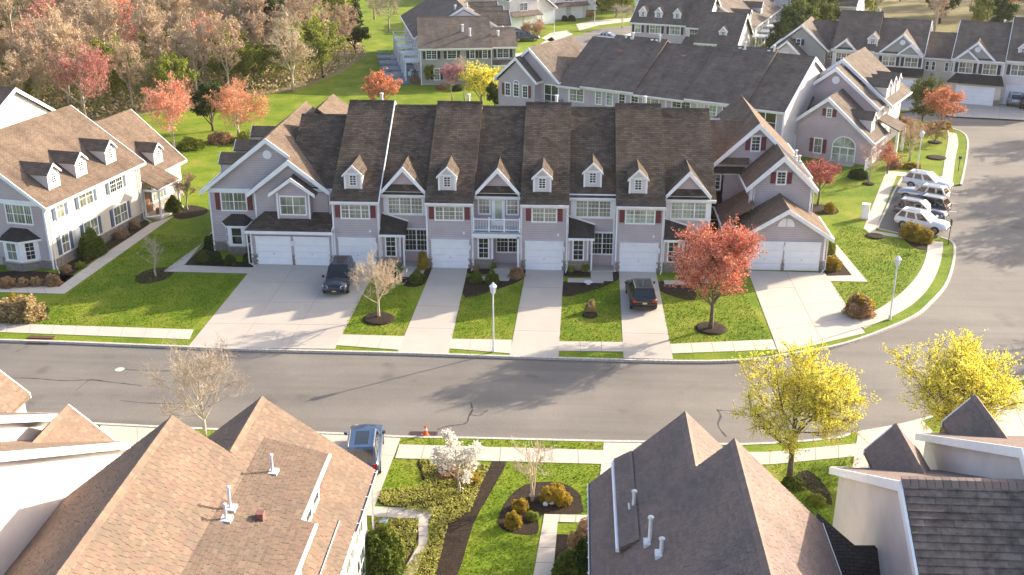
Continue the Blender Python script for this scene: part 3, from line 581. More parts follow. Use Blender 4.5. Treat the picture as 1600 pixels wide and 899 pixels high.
MB().poly([(-.75 + o, -.45, 2.98), (6.35 + o, -.45, 2.98), (6.35 + o, 2.0, 3.85), (.35 + o, 2.0, 3.85)]).poly([(-.75 + o, -.45, 2.98), (.35 + o, 2.0, 3.85), (-.75 + o, 2.0, 2.98)]).poly([(-.75 + o, -.45, 2.9), (6.35 + o, -.45, 2.9), (6.35 + o, 2.0, 2.9), (-.75 + o, 2.0, 2.9)]).obj('garage_roof', RS, T, fix=False)
trim(T, (-.78 + o, -.52, 2.76, 6.37 + o, -.455, 2.99), (-.82 + o, -.52, 2.76, -.755 + o, 2.0, 2.99), name='gutter')
MB().prism([(6.28 + o, -.45, 3.02), (6.28 + o, 2.0, 3.9), (6.28 + o, 2.0, 4.02), (6.28 + o, -.45, 3.14)], (.07, 0, 0)).obj('roof_flashing', 'white_trim', T)
body(T, 'mauve_siding', 'y', [(1.65 + o, 3.2), (1.65 + o, 5.75), (2.98 + o, 6.75), (4.3 + o, 5.75), (4.3 + o, 3.2)], 1.15, 2.0, 'box_bay_wall'); gable(T, RS, 'y', 2.95 + o, 7.0, 1.85, 1.85, .74, .74, .85, 3.6, bh=.24, gut=False)
window(T, 2.95 + o, 1.147, 3.95, 0, (.95, .95), 1.4, (2, 2)); trim(T, (1.63 + o, 1.1, 3.5, 1.76 + o, 1.147, 5.7), (4.2 + o, 1.1, 3.5, 4.32 + o, 1.147, 5.7))
window(T, -2.45 + o, 2.997, 3.6, 0, (.95, .95), 1.45, (3, 2), 'blind_pane', 'red_shutter')
trim(T, (-4.52 + o, 2.95, 0, -4.4 + o, 2.997, 5.1), (-4.5 + o, 2.94, 5.08, -.5 + o, 2.995, 5.42), (-.42 + o, 1.95, 3.2, -.3 + o, 1.997, 5.4), (-.44 + o, -.05, 0, -.31 + o, -.003, 2.8), (6.15 + o, -.05, .8, 6.28 + o, -.003, 2.8))
MB().tube([(.65 + o, 2.94, 8.3), (.65 + o, 3.0, 8.3)], .36, 20).obj('gable_vent', 'white_trim', T)
garage_door(T, 1.42 + o, -.003, 0, 2.6); garage_door(T, 4.52 + o, -.003, 0, 2.6); wall_lamp(T, 3.0 + o, -.02, 1.8)
stone_band(T, [(-.42 + o, -.003, .1 + o, -.003), (2.88 + o, -.003, 3.12 + o, -.003), (5.88 + o, -.003, 6.28 + o, -.003), (-.425 + o, 1.9, -.425 + o, -.0), (-4.5 + o, 2.997, -3.4 + o, 2.997)], .85)
downspout(T, -.55 + o, -.4, 2.8, .5, -.2, (0, 0)); downspout(T, 5.75 + o, 1.95, 5.5, 0, -.1)
bp = [(-3.35, 3), (-2.85, 2.15), (-1.55, 2.15), (-1.05, 3)]
m = MB().prism([(x + o, y, .75) for x, y in bp], (0, 0, 1.85)); bw = m.obj('bay_window', 'white_trim', T)
m = MB(); e = [(-3.65, 3), (-3.0, 1.95), (-1.4, 1.95), (-.75, 3)]; tp = [(-2.75, 3, 3.25), (-1.65, 3, 3.25)]
E3 = [(x + o, y, 2.55) for x, y in e]; tp = [(x + o, y, z) for x, y, z in tp]
m.poly([E3[0], E3[1], tp[0]]).poly([E3[1], E3[2], tp[1], tp[0]]).poly([E3[2], E3[3], tp[1]]).poly(E3).obj('bay_roof', 'dark_shingles', T, fix=False)
MB().prism([(x + o, y, 2.4) for x, y in e], (0, 0, .14)).obj('bay_cornice', 'white_trim', T)
window(T, -2.2 + o, 2.147, .95, 0, (.78,), 1.35, (1, 2), 'dark_pane'); window(T, -3.1 + o, 2.575, .95, -atan2(.85, .5), (.5,), 1.35, (1, 2), 'dark_pane'); window(T, -1.3 + o, 2.575, .95, atan2(.85, .5), (.5,), 1.35, (1, 2), 'dark_pane')
stone_band(T, [(-3.35 + o, 3, -2.85 + o, 2.15), (-2.85 + o, 2.15, -1.55 + o, 2.15), (-1.55 + o, 2.15, -1.05 + o, 3), (-1.05 + o, 2.997, -.42 + o, 2.997)], .68)
MB().prism([(x + o, y, 0) for x, y in bp], (0, 0, .75)).obj('bay_base', 'stone', T)
for yy in (5.6, 9.9, 15.0): dormer(T, -3.85 + o, yy, 5.95, -pi / 2, 1.5, 1.2, .6, 3.4, TS)
MB().tube([(3.2 + o, 11.5, 7.6), (3.2 + o, 11.5, 8.0)], .2, 8).obj('roof_vent', 'vent_red', T)
# right end house
T = thing('end_townhouse', 'right end townhouse of the middle row, three stacked gables above twin garage doors', 'house', 36, 0, 0); o = -36
TR_ = 'tan_shingles'
body(T, 'grey_siding', 'y', [(38.9 + o, 0), (38.9 + o, 2.85), (42.05 + o, 4.9), (45.2 + o, 2.85), (45.2 + o, 0)], 1, 6, 'garage_wall')
gable(T, TR_, 'y', 42.05 + o, 5.18, 3.6, 3.6, .65, .65, .6, 6.5, bh=.3)
body(T, 'grey_siding', 'y', [(39.75 + o, 0), (39.75 + o, 5.8), (42.1 + o, 8.05), (44.6 + o, 5.65), (44.6 + o, 0)], 5, 10, 'middle_wall')
gable(T, TR_, 'y', 42.1 + o, 8.38, 2.8, 2.85, .97, .97, 4.6, 12, bh=.34)
body(T, 'grey_siding', 'y', [(36.8 + o, 0), (36.8 + o, 6.0), (40.6 + o, 9.75), (44.8 + o, 5.65), (44.8 + o, 0)], 9, 20, 'rear_wall')
gable(T, TR_, 'y', 40.6 + o, 10.08, 4.15, 4.65, .97, .97, 8.55, 20.3, bh=.34)
body(T, 'mauve_siding', 'x', [(9, 0), (9, 5.85), (13.8, 9.3), (18, 6), (18, 0)], 36.2 + o, 38 + o, 'link_wall'); gable(T, TR_, 'x', 12.2, 9.45, 3.6, 5, .75, .75, 35.85 + o, 40 + o, r0=False, gut=False)
trim(T, (36.2 + o, 8.94, 5.55, 39.7 + o, 8.997, 5.85), name='frieze_board')
MB().prism([(36.2 + o, 8.55, 5.85), (39.7 + o, 8.55, 5.85), (39.7 + o, 9.0, 6.25), (36.2 + o, 9.0, 6.25)], (0, 0, -.08)).obj('pent_roof', 'dark_shingles', T)
MB().prism([(37.3 + o, 3.4, 2.95), (39.9 + o, 3.4, 4.6), (39.9 + o, 8.2, 4.6), (37.3 + o, 8.2, 2.95)], (0, 0, -.12)).obj('porch_roof', TR_, T); trim(T, (37.2 + o, 3.4, 2.8, 37.3 + o, 8.2, 2.97), name='gutter')
MB().box(37.3 + o, 3.5, 2.65, 39.8 + o, 8.2, 2.8).box(37.35 + o, 3.5, 0, 37.5 + o, 3.65, 2.7).obj('porch_frame', 'white_trim', T)
window(T, 36.95 + o, 8.997, 4.3, 0, (.7, .7), 1.35, (2, 4), 'dark_pane'); window(T, 37.4 + o, 8.997, .5, 0, (.9,), 2.1, (1, 1), 'dark_pane')
window(T, 40.45 + o, 8.997, 7.7, 0, (.62,), 1.15, (2, 4), 'dark_pane', 'red_shutter'); window(T, 42.05 + o, 4.997, 6.0, 0, (.62,), .95, (2, 4), 'dark_pane', 'red_shutter')
trim(T, (39.7 + o, 4.95, 3.2, 39.85 + o, 4.997, 5.7), (44.48 + o, 4.95, 3.0, 44.62 + o, 4.997, 5.6), (38.88 + o, .95, 0, 39.0 + o, .997, 2.8), (45.08 + o, .95, 0, 45.22 + o, .997, 2.8))
a = MB()
for sg in (-1, 1): a.prism([(42.0 + o + sg * .03 + sg * q * .62, .96, 3.66 + h) for q, h in ((0, 0), (1, 0), (.93, .3), (.7, .52), (.38, .66), (0, .7))], (0, .038, 0))
a.obj('gable_fan_window', 'white_trim', T)
garage_door(T, 40.55 + o, .997, 0, 2.5); garage_door(T, 43.45 + o, .997, 0, 2.5); wall_lamp(T, 42.0 + o, .98, 1.85)
stone_band(T, [(38.9 + o, .997, 39.1 + o, .997), (41.95 - .1 + o, .997, 42.15 + o, .997), (44.85 + o, .997, 45.2 + o, .997), (45.203 + o, 1, 45.203 + o, 3)], .85)
downspout(T, 39.6 + o, 4.9, 5.6); downspout(T, 39.95 + o, 4.9, 5.6); downspout(T, 44.7 + o, 4.9, 5.6, 0, -.1); downspout(T, 45.3 + o, .9, 2.8, -.35, -.4)
MB().tube([(38.9 + o, 14.8, 7.9), (38.9 + o, 14.8, 8.9)], .28, 8).obj('roof_vent', 'vent_red', T)
pipe(T, 44.1 + o, 10.2, 6.9, .5, .1); pipe(T, 44.3 + o, 9.6, 6.6, .5, .1)

# ------------------------------------------------------------------ left house (turned)
T = thing('townhouse', 'cream townhouse at the left with tan roof, blue shutters and four white dormers', 'house', -15.9, -2.2, radians(-11))
body(T, 'mauve_siding', 'y', [(-12.9, 0), (-12.9, 5.2), (-6.3, 9.7), (-.02, 5.2), (-.02, 0)], 0, 13.4, 'gable_wall')
MB().box(-.018, .004, 0, 0.0, 13.38, 5.2).obj('side_wall', 'cream_siding', T)
gable(T, TS, 'y', -6.3, 10.0, 7.0, 6.75, .70, .70, -.35, 13.7, bh=.3, r1=True)
window(T, -2.3, -.003, 3.75, 0, (.55, .95, .55), 1.45, (3, 2)); window(T, -8.5, -.003, 3.75, 0, (.9, .9), 1.45, (3, 2))
trim(T, (-12.9, -.06, 5.25, .02, -.004, 5.6), (-.12, -.04, 0, .03, -.004, 5.2), (0.002, 0, 0, .05, .12, 5.2), name='frieze_board')
for t, ws in ((1.85, (.85,)), (5.3, (.85, .85)), (9.6, (.85, .85))): window(T, .002, t, 3.8, pi / 2, ws, 1.35, (3, 4) if t > 9 else (2, 2), 'blind_pane' if t < 9 else 'dark_pane', 'blue_shutter')
for t, ws in ((1.9, (.85,)), (5.4, (.85, .85)), (9.7, (.9, .9))): window(T, .002, t, .9, pi / 2, ws, 1.5, (2, 2), 'blind_pane', 'blue_shutter')
stone_band(T, [(.003, .1, .003, 13.3), (-4.6, -.003, 0, -.003)], .75); trim(T, (.002, 3.3, 0.8, .03, 4.0, 2.3), name='utility_panel')
downspout(T, .12, .25, 5.1, .9, -.9, (.0, 0)); downspout(T, .12, 12.9, 5.1, .9, -.3, (0, 0))
for t in (2.5, 6.1, 10.3): dormer(T, -.62, t, 6.12, pi / 2, 1.35, 1.3, .6, 3.2, TS)
bp = [(-4.0, 0), (-3.75, -.9), (-2.4, -1.05), (-1.25, -.75), (-1.05, 0)]
bp = [(-4.0, 0), (-3.6, -.85), (-2.0, -.95), (-1.0, 0)]
MB().prism([(x, y, .75) for x, y in bp], (0, 0, 1.85)).obj('bay_window', 'white_trim', T); MB().prism([(x, y, 0) for x, y in bp], (0, 0, .75)).obj('bay_base', 'stone', T)
e = [(-4.3, .0, 2.55), (-3.75, -1.1, 2.55), (-1.9, -1.2, 2.55), (-.65, 0, 2.55)]; tp = [(-3.3, 0, 3.3), (-1.8, 0, 3.3)]
MB().poly([e[0], e[1], tp[0]]).poly([e[1], e[2], tp[1], tp[0]]).poly([e[2], e[3], tp[1]]).poly(e).obj('bay_roof', 'dark_shingles', T, fix=False); MB().prism([(a, b, 2.4) for a, b, c in e], (0, 0, .14)).obj('bay_cornice', 'white_trim', T)
window(T, -2.8, -.905, .95, radians(-3.6), (.85,), 1.35, (2, 2), 'blind_pane'); window(T, -1.5, -.48, .95, atan2(.95, 1.0), (.62,), 1.35, (2, 4), 'dark_pane'); stone_band(T, [(-4, 0, -3.6, -.85), (-3.6, -.85, -2, -.95), (-2, -.95, -1, 0)], .68)
body(T, 'cream_siding', 'x', [(-1, 0), (-1, 2.4)], 0, 0) if False else None
# low rear wing, its dormer and porch
body(T, 'cream_siding', 'y', [(-11, 0), (-11, 3.3), (-5.6, 7.6), (-.6, 3.4), (-.6, 0)], 13.4, 21.0, 'wing_wall'); gable(T, TS, 'y', -5.6, 8.0, 5.6, 5.35, .86, .86, 13.72, 21.6, r0=False, r1=True)
dormer(T, -.9, 17.9, 4.05, pi / 2, 1.3, 1.3, .55, 3.0, TS); window(T, -.597, 16.6, .9, pi / 2, (.8, .8), 1.35, (2, 2), 'blind_pane', 'blue_shutter')
MB().prism([(-.6, 13.75, 3.75), (1.5, 13.75, 2.75), (1.5, 17.4, 2.75), (-.6, 17.4, 3.75)], (0, 0, -.14)).obj('porch_roof', TS, T); trim(T, (1.44, 13.7, 2.55, 1.56, 17.45, 2.78), (-.6, 13.68, 2.5, 1.5, 13.745, 2.7), name='porch_fascia')
for a, b in ((1.25, 13.95), (1.25, 17.2), (-.3, 13.95)): MB().box(a - .16, b - .16, 0, a + .16, b + .16, .25).tube([(a, b, .25), (a, b, 2.6)], .1, 10).obj('porch_column', 'white_trim', T)
MB().box(-.6, 13.45, 0, 1.5, 17.4, .14).obj('porch_slab', 'concrete', T); MB().box(-.595, 14.4, .14, -.55, 15.4, 2.3).obj('front_door', 'door_wood', T); stone_band(T, [(-.595, 15.5, -.595, 20.9)], .7)
MB().tube([(.6, 14.6, .14), (.6, 14.6, .7)], [.2, .25], 8).obj('porch_planter', 'bark', T)
# far left white gable
x, y = at(40, 190, 6); T = thing('townhouse', 'far left edge house showing only a bright white gable under dark roof', 'house', -30, 18.4, radians(-11))
body(T, 'white_siding', 'x', [(-7, 0), (-7, 7.0), (0, 10.1), (5.5, 6.6), (5.5, 0)], -12, 2.6); gable(T, TS, 'x', 0, 10.4, 7.6, 6, .5, .62, -12, 2.9, r0=False, r1=True); gable(T, 'dark_shingles', 'x', -8, 7.4, 4, 1.2, .5, .4, -12, 5, r0=False)

# ------------------------------------------------------------------ long rear building
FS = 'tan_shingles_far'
T = thing('row_house_block', 'long townhouse block with a broad dark roof behind the middle row', 'house', 23.66, 46.43, radians(-29))
body(T, 'grey_siding', 'x', [(0, 0), (0, 5.75), (8.2, 9.95), (16, 6), (16, 0)], -.4, 27)
body(T, 'white_siding', 'x', [(.1, 0), (.1, 5.7), (8.2, 9.9), (15.9, 6), (15.9, 0)], 27.0, 27.05, 'end_wall')
for a, b, zr in ((-.4, 2.8, 10.1), (2.8, 9.6, 10.55), (9.6, 15.8, 10.15), (15.8, 22.9, 10.6), (22.9, 27.2, 10.2)): gable(T, 'dark_shingles' if 0 else FS, 'x', 8.2, zr, 8.7, 8, .515 + (zr - 10.15) * .06, .5, a, b, r0=False, r1=(b == 27.2), bh=.42)
trim(T, (-.4, -.06, 5.35, 27, -.004, 5.7), (1.0, -.06, 0, 1.12, -.004, 5.4), (13.4, -.06, 0, 13.52, -.004, 5.4), (26.9, -.05, 0, 27.06, -.004, 5.4), name='frieze_board')
for s, ws, pn in ((2.1, (.85, .85), 'blind_pane'), (5.0, (.7,), 'pale_pane'), (6.4, (.7,), 'pale_pane'), (8.0, (.7,), 'dark_pane'), (9.6, (.8,), 'dark_pane'), (11.6, (.9, .9), 'blind_pane'), (15.3, (1.0, 1.0), 'dark_pane'), (17.6, (.7,), 'pale_pane'), (19.0, (.8,), 'pale_pane'), (20.6, (.8,), 'dark_pane')): window(T, s, -.003, 3.95, 0, ws, 1.45, (2, 4), pn)
window(T, 25.0, -.003, 3.2, 0, (1.1, 1.1), 2.2, (1, 1), 'dark_pane')
for s in (4.4, 7.2, 12.0, 17.5, 22): window(T, s, -.003, .5, 0, (.9, .9), 1.9, (1, 1), 'dark_pane')
m = MB().box(24, -1.7, 2.9, 26.8, 0, 3.05).box(24, -1.7, 3.9, 26.8, -1.62, 3.98)
for q in range(14): m.box(24 + q * .21, -1.68, 3.05, 24.04 + q * .21, -1.64, 3.9)
m.box(24, -1.7, 0, 24.15, -1.55, 2.9).obj('balcony', 'deck', T)
for s, z in ((4.3, 10.15), (5.0, 9.9), (5.2, 10.5), (7.7, 9.9), (8.3, 9.9), (8.7, 10.5), (18.6, 9.9), (19.2, 10.6), (22.0, 9.9), (22.6, 10.5)): pipe(T, s, 7.9, z - .25, .75, .13)
for s, t in ((5.0, 5.2), (12.6, 6.2), (21.6, 6.0)): MB().tube([(s, t, 7.9), (s, t, 9.3)], .26, 8).obj('roof_vent', 'vent_red', T)
body(T, 'grey_siding', 'y', [(-8.5, 0), (-8.5, 5.7), (-4.3, 9.2), (-.35, 5.8), (-.35, 0)], 0, 9, 'gable_wall'); gable(T, FS, 'y', -4.3, 9.6, 4.7, 4.2, .88, .88, -.35, 10.2, bh=.3)
body(T, 'grey_siding', 'y', [(-8.0, 0), (-8.0, 5.7), (-5.4, 8.1), (-2.9, 5.7), (-2.9, 0)], -1.2, 0, 'small_gable_wall'); gable(T, FS, 'y', -5.4, 8.55, 2.9, 2.9, .92, .92, -1.55, 2, bh=.28)
window(T, -6.65, -1.2, 3.9, 0, (.62,), 1.4, (2, 4), 'dark_pane'); window(T, -5.45, -1.2, 3.9, 0, (.62,), 1.4, (2, 4), 'dark_pane', arch=True); window(T, -4.2, -1.2, 3.9, 0, (.62,), 1.3, (2, 4), 'dark_pane')
for q in (-7.3, -3.6): MB().box(q - .17, -1.26, 3.9, q + .17, -1.203, 5.3).obj('shutter', 'red_shutter', T)
window(T, -1.3, -.003, 3.2, 0, (.85, .85), 2.2, (1, 1), 'dark_pane')
m = MB().box(-2.8, -1.6, 2.9, .3, 0, 3.05).box(-2.8, -1.6, 3.85, .3, -1.52, 3.95).box(.2, -1.6, 3.05, .3, -.0, 3.95).obj('balcony', 'deck', T)

# ------------------------------------------------------------------ right corner building
T = thing('corner_house', 'grey corner house with an arched window and red shutters, tan roof slopes stepping back', 'house', 55.7, 33.6, radians(-28.5))
body(T, 'mauve_siding', 'y', [(-8.6, 0), (-8.6, 2.7), (-3.9, 6.4), (1.1, 2.6), (1.1, 0)], 0, 6, 'gable_wall'); gable(T, FS, 'y', -3.9, 6.85, 5.1, 5.3, .82, .82, -.35, 5.6, bh=.34)
window(T, -7.6, -.003, .6, 0, (.75,), 1.55, (1, 2), 'blind_pane'); window(T, -4.6, -.003, .7, 0, (.75,), 1.5, (2, 2), 'blind_pane', 'red_shutter'); window(T, -3.75, -.003, 4.75, 0, (.42,), .8, (2, 4), 'dark_pane', 'red_shutter')
window(T, -1.8, -.003, .1, 0, (.75, .75, .65), 1.45, (1, 1), 'pale_pane', arch=True)
body(T, 'mauve_siding', 'y', [(-9.2, 0), (-9.2, 5.4), (-4.8, 8.8), (.1, 5.1), (.1, 0)], 5, 15.8, 'upper_wall'); gable(T, FS, 'y', -4.8, 9.15, 4.7, 5.1, .8, .78, 4.6, 6.6, bh=.36); gable(T, FS, 'y', -4.8, 9.75, 5, 5.9, .8, .78, 6.9, 16, bh=.36)
MB().tube([(-4.8, 4.93, 7.7), (-4.8, 5.0, 7.7)], .42, 20).obj('gable_vent', 'white_trim', T)
for t in (7.9, 10.1, 12.3): dormer(T, .25, t, 5.85, pi / 2, 1.3, 1.35, .6, 3.2, FS)
dormer(T, .45, 2.0, 3.3, pi / 2, 1.3, 1.45, .6, 2.8, FS)
for t in (7.0, 9.5, 12, 14.5):
    window(T, .1, t, 3.6, pi / 2, (.8,), 1.3, (2, 2), 'blind_pane'); window(T, .1, t, .8, pi / 2, (.8,), 1.4, (2, 2), 'blind_pane')
MB().box(.102, 5.1, 0, .12, 15.7, 5.1).obj('side_wall', 'white_siding', T)
MB().prism([(.2, 5.2, 3.9), (2.6, 5.2, 2.9), (2.6, 8.6, 2.9), (.2, 8.6, 3.9)], (0, 0, -.14)).obj('porch_roof', FS, T)
for a, b in ((2.4, 5.4), (2.4, 8.4)): MB().box(a - .14, b - .14, 0, a + .14, b + .14, 2.8).obj('porch_post', 'white_trim', T)
pipe(T, -7.2, 8.2, 7.2, .6, .12); body(T, 'mauve_siding', 'x', [(3, 0), (3, 4), (8, 8), (13, 4), (13, 0)], -16, -9, 'link_wall'); gable(T, FS, 'x', 8.5, 8.3, 6.2, 6, .75, .7, -17, -7, r0=False)
MB().box(-3.2, -1.6, 0, -.4, -.0, .12).obj('patio', 'concrete', T); m = MB()
for q in range(9): m.box(1.2, -2.6 + q * .26, .05, 1.25, -2.56 + q * .26, 1.2)
m.box(1.18, -2.65, 1.15, 1.27, -.4, 1.25).obj('privacy_fence', 'white_trim', T)

# ------------------------------------------------------------------ top right houses
NV = 'dark_shingles'
T = thing('row_house_block', 'navy roofed white townhouse block at the upper right, behind the corner house', 'house', 61.2, 75, radians(-20))
body(T, 'white_siding', 'x', [(0, 0), (0, 5.3), (7, 8.7), (14, 5.2), (14, 0)], 0, 12); gable(T, FS, 'x', 7, 9.9, 7.4, 7.5, .59, .59, -.2, 5.6, r0=False, bh=.2); gable(T, FS, 'x', 7, 9.1, 7.4, 7.5, .5, .59, 5.6, 12.1, r0=False, r1=True, bh=.2)
trim(T, (0, -.06, 5.1, 12, -.004, 5.4), (12 - .15, -.05, 0, 12, -.003, 5.1), name='frieze_board')
window(T, 1.55, -.003, 3.7, 0, (.6, .6, .6), 1.25, (2, 2), 'dark_pane'); window(T, 7.6, -.003, 3.7, 0, (.75, .75), 1.2, (2, 2), 'blind_pane', 'black_shutter'); window(T, 10.5, -.003, 3.7, 0, (.75, .75), 1.2, (2, 2), 'blind_pane', 'black_shutter')
gable(T, FS, 'y', 1.6, 6.9, 1.6, 1.6, .9, .9, -.3, 3, bh=.26, gut=False); MB().prism([(.3, -.02, 5.5), (2.9, -.02, 5.5), (1.6, -.02, 6.6)], (0, 1, 0)).obj('gable_wall', 'grey_green_siding', T)
gable(T, FS, 'y', 9.1, 8.1, 2.9, 2.9, .92, .92, -.3, 5, bh=.26, gut=False); MB().prism([(6.6, -.03, 5.5), (11.6, -.03, 5.5), (9.1, -.03, 7.8)], (0, 1, 0)).obj('gable_wall', 'grey_green_siding', T); MB().tube([(9.1, -.09, 6.9), (9.1, 0, 6.9)], .36, 16).obj('gable_vent', 'white_trim', T)
gable(T, FS, 'y', 10.2, 6.8, 1.7, 1.7, .9, .9, -.7, 1, bh=.22, gut=False); MB().prism([(8.9, -.4, 5.35), (11.5, -.4, 5.35), (10.2, -.4, 6.6)], (0, 1, 0)).obj('gable_wall', 'grey_green_siding', T)
dormer(T, 5.1, .9, 5.85, 0, 1.2, 1.3, .6, 3, FS); MB().box(6.3, -1.6, 0, 12, -.01, 2.7).obj('garage_wall', 'white_siding', T); garage_door(T, 9.1, -1.603, 0, 4.6, 2.1)
MB().prism([(6.0, -2.0, 2.75), (12.3, -2.0, 2.75), (12.3, 0, 3.5), (6.0, 0, 3.5)], (0, 0, -.14)).obj('garage_roof', NV, T); pipe(T, 5.0, 7.2, 9.7, .5, .12)
# its left gabled end
body(T, 'grey_green_siding', 'y', [(-8.2, 0), (-8.2, 4.9), (-4.6, 8.0), (-1.0, 4.9), (-1, 0)], .5, 8, 'end_gable_wall'); gable(T, FS, 'y', -4.6, 8.5, 4.0, 4.0, .85, .85, .2, 9, bh=.26)
body(T, 'white_siding', 'y', [(-8.4, 0), (-8.4, 3.9), (-6.0, 6.1), (-3.4, 3.9), (-3.4, 0)], -2.5, .5, 'front_gable_wall'); gable(T, FS, 'y', -6, 6.6, 2.9, 2.9, .9, .9, -2.85, 3, bh=.26)
window(T, -6.0, -2.5, 4.0, 0, (.5,), .8, (1, 2), 'dark_pane', 'black_shutter'); window(T, -4.9, .497, 5.6, 0, (.5,), .8, (1, 2), 'dark_pane', 'black_shutter'); gable(T, FS, 'y', -5.4, 2.9, 2.2, 2.2, .6, .6, -4.6, -2.5, bh=.22); body(T, 'white_siding', 'y', [(-7.2, 0), (-7.2, 1.7), (-5.4, 2.7), (-3.6, 1.7), (-3.6, 0)], -4.3, -2.5, 'porch_wall')
body(T, 'mauve_siding', 'x', [(2, 0), (2, 5), (7, 8), (12, 5), (12, 0)], -1, 0, 'link_wall'); gable(T, FS, 'x', 7, 8.3, 5.5, 5.5, .6, .6, -4, 0, r0=False); window(T, -.5, 1.997, 3.8, 0, (.3, .3), .9, (1, 1), 'dark_pane')
T = thing('row_house_block', 'white townhouse block with dark roof at the right edge, silver car outside its garage', 'house', 75.4, 67.6, radians(-22))
body(T, 'white_siding', 'x', [(0, 0), (0, 5.4), (7, 9.2), (14, 5.4), (14, 0)], 0, 6.4); body(T, 'white_siding', 'x', [(.3, 0), (.3, 5.6), (7, 10), (14, 5.4), (14, 0)], 6.4, 16, 'second_wall'); gable(T, FS, 'x', 7, 9.6, 7.4, 7.5, .54, .54, -.2, 6.4, r0=True, bh=.2); gable(T, FS, 'x', 7, 10.4, 7.2, 7.5, .64, .6, 6.4, 16, r0=True, bh=.2)
trim(T, (0, -.06, 5.1, 6.3, -.004, 5.4), (6.2, -.06, 0, 6.35, -.004, 5.2), (6.5, .24, 5.3, 16, .297, 5.55), name='frieze_board')
gable(T, FS, 'y', 2.7, 7.9, 2.7, 2.7, .92, .92, -.3, 5, bh=.26, gut=False); MB().prism([(.4, -.03, 5.5), (5.0, -.03, 5.5), (2.7, -.03, 7.6)], (0, 1, 0)).obj('gable_wall', 'grey_green_siding', T); MB().tube([(2.8, -.09, 6.9), (2.8, 0, 6.9)], .36, 16).obj('gable_vent', 'white_trim', T)
gable(T, FS, 'y', 1.7, 6.9, 1.6, 1.6, .9, .9, -.7, 1, bh=.22, gut=False); MB().prism([(.4, -.4, 5.4), (3.0, -.4, 5.4), (1.7, -.4, 6.6)], (0, 1, 0)).obj('gable_wall', 'grey_green_siding', T)
window(T, 1.65, -.4 if 0 else -.003, 3.8, 0, (.75, .75), 1.3, (2, 2), 'blind_pane', 'black_shutter'); window(T, 4.6, -.003, 3.8, 0, (.75, .75), 1.3, (2, 2), 'blind_pane', 'black_shutter'); window(T, 8.0, .297, 3.9, 0, (.75, .75), 1.3, (2, 2), 'blind_pane', 'black_shutter'); window(T, 11.0, .297, 3.9, 0, (.75, .75), 1.3, (2, 2), 'dark_pane', 'black_shutter')
MB().box(0, -1.7, 0, 6.4, -.01, 2.8).obj('garage_wall', 'cream_siding', T); garage_door(T, 3.3, -1.703, 0, 4.5, 2.15); MB().prism([(-.3, -2.1, 2.85), (6.7, -2.1, 2.85), (6.2, 0, 3.7), (.6, 0, 3.7)], (0, 0, -.14)).obj('garage_roof', NV, T); garage_door(T, 8.3, .297, 0, 2.6, 2.3); stone_band(T, [(5.7, -1.703, 6.4, -1.703)], .8)
dormer(T, 8.3, 1.2, 6.1, 0, 1.2, 1.3, .6, 3, FS); pipe(T, 5.3, 7.2, 9.4, .5, .12)
x, y = at(1465, 92, 4); T = thing('link_house', 'low brown roofed link house between the two navy roofed blocks', 'house', 72.8, 72.5, radians(-20))
body(T, 'cream_siding', 'x', [(0, 0), (0, 5.0), (5, 7.2), (10, 5), (10, 0)], 0, 5.2); gable(T, FS, 'x', 5, 7.6, 5.4, 5.4, .5, .5, -.3, 5.5, r0=False)
for q in (.8, 1.6, 3.3, 4.1): window(T, q, -.003, 3.2, 0, (.35,), 1.1, (1, 2), 'dark_pane')

# ------------------------------------------------------------------ brown roofed house, upper middle
T = thing('townhouse', 'two storey grey green townhouse with brown roof and black shutters, upper centre', 'house', 3.3, 73.3, radians(9))
body(T, 'grey_green_siding', 'x', [(0, 0), (0, 5.3), (6, 8.4), (12, 5.3), (12, 0)], 0, 10.2); gable(T, FS, 'x', 6, 8.8, 6.4, 6.4, .56, .56, -.25, 10.3, r0=False)
body(T, 'grey_green_siding', 'x', [(.2, 0), (.2, 5.3), (4.6, 6.9), (9, 5.3), (9, 0)], 10.2, 13.6, 'wing_wall'); gable(T, FS, 'x', 4.6, 7.3, 4.8, 4.8, .42, .42, 10.3, 13.9, r0=False, bh=.26)
for s, ws in ((1.6, (.65, .65)), (4.5, (1.2,)), (7.4, (.6,)), (9.2, (.6,)), (11.8, (.75, .75))): window(T, s, .197 if s > 10 else -.003, 3.75, 0, ws, 1.2, (2, 4), 'dark_pane', 'black_shutter')
for s, ws in ((2.3, (.7,)), (5.3, (.9,)), (8.8, (.9,)), (12.2, (.8,))): window(T, s, .197 if s > 10 else -.003, .8, 0, ws, 1.5, (2, 4), 'blind_pane', 'black_shutter')
MB().prism([(10.3, -.9, 2.8), (13.9, -.9, 2.8), (13.9, .19, 3.4), (10.3, .19, 3.4)], (0, 0, -.12)).obj('pent_roof', FS, T); trim(T, (10.2, -.95, 2.65, 14, -.9, 2.83), (0, -.05, 0, .14, -.003, 5.2), (10.05, -.05, 0, 10.19, -.003, 5.2), (0, -.06, 5.05, 10.2, -.004, 5.3), name='frieze_board')
pipe(T, 6.2, 3.0, 7.0, 1.0, .15); pipe(T, 7.2, 2.0, 6.6, 1.0, .15); pipe(T, 11.3, 2.6, 6.3, .8, .15); hvent(T, 8.5, 1.4, 6.1)
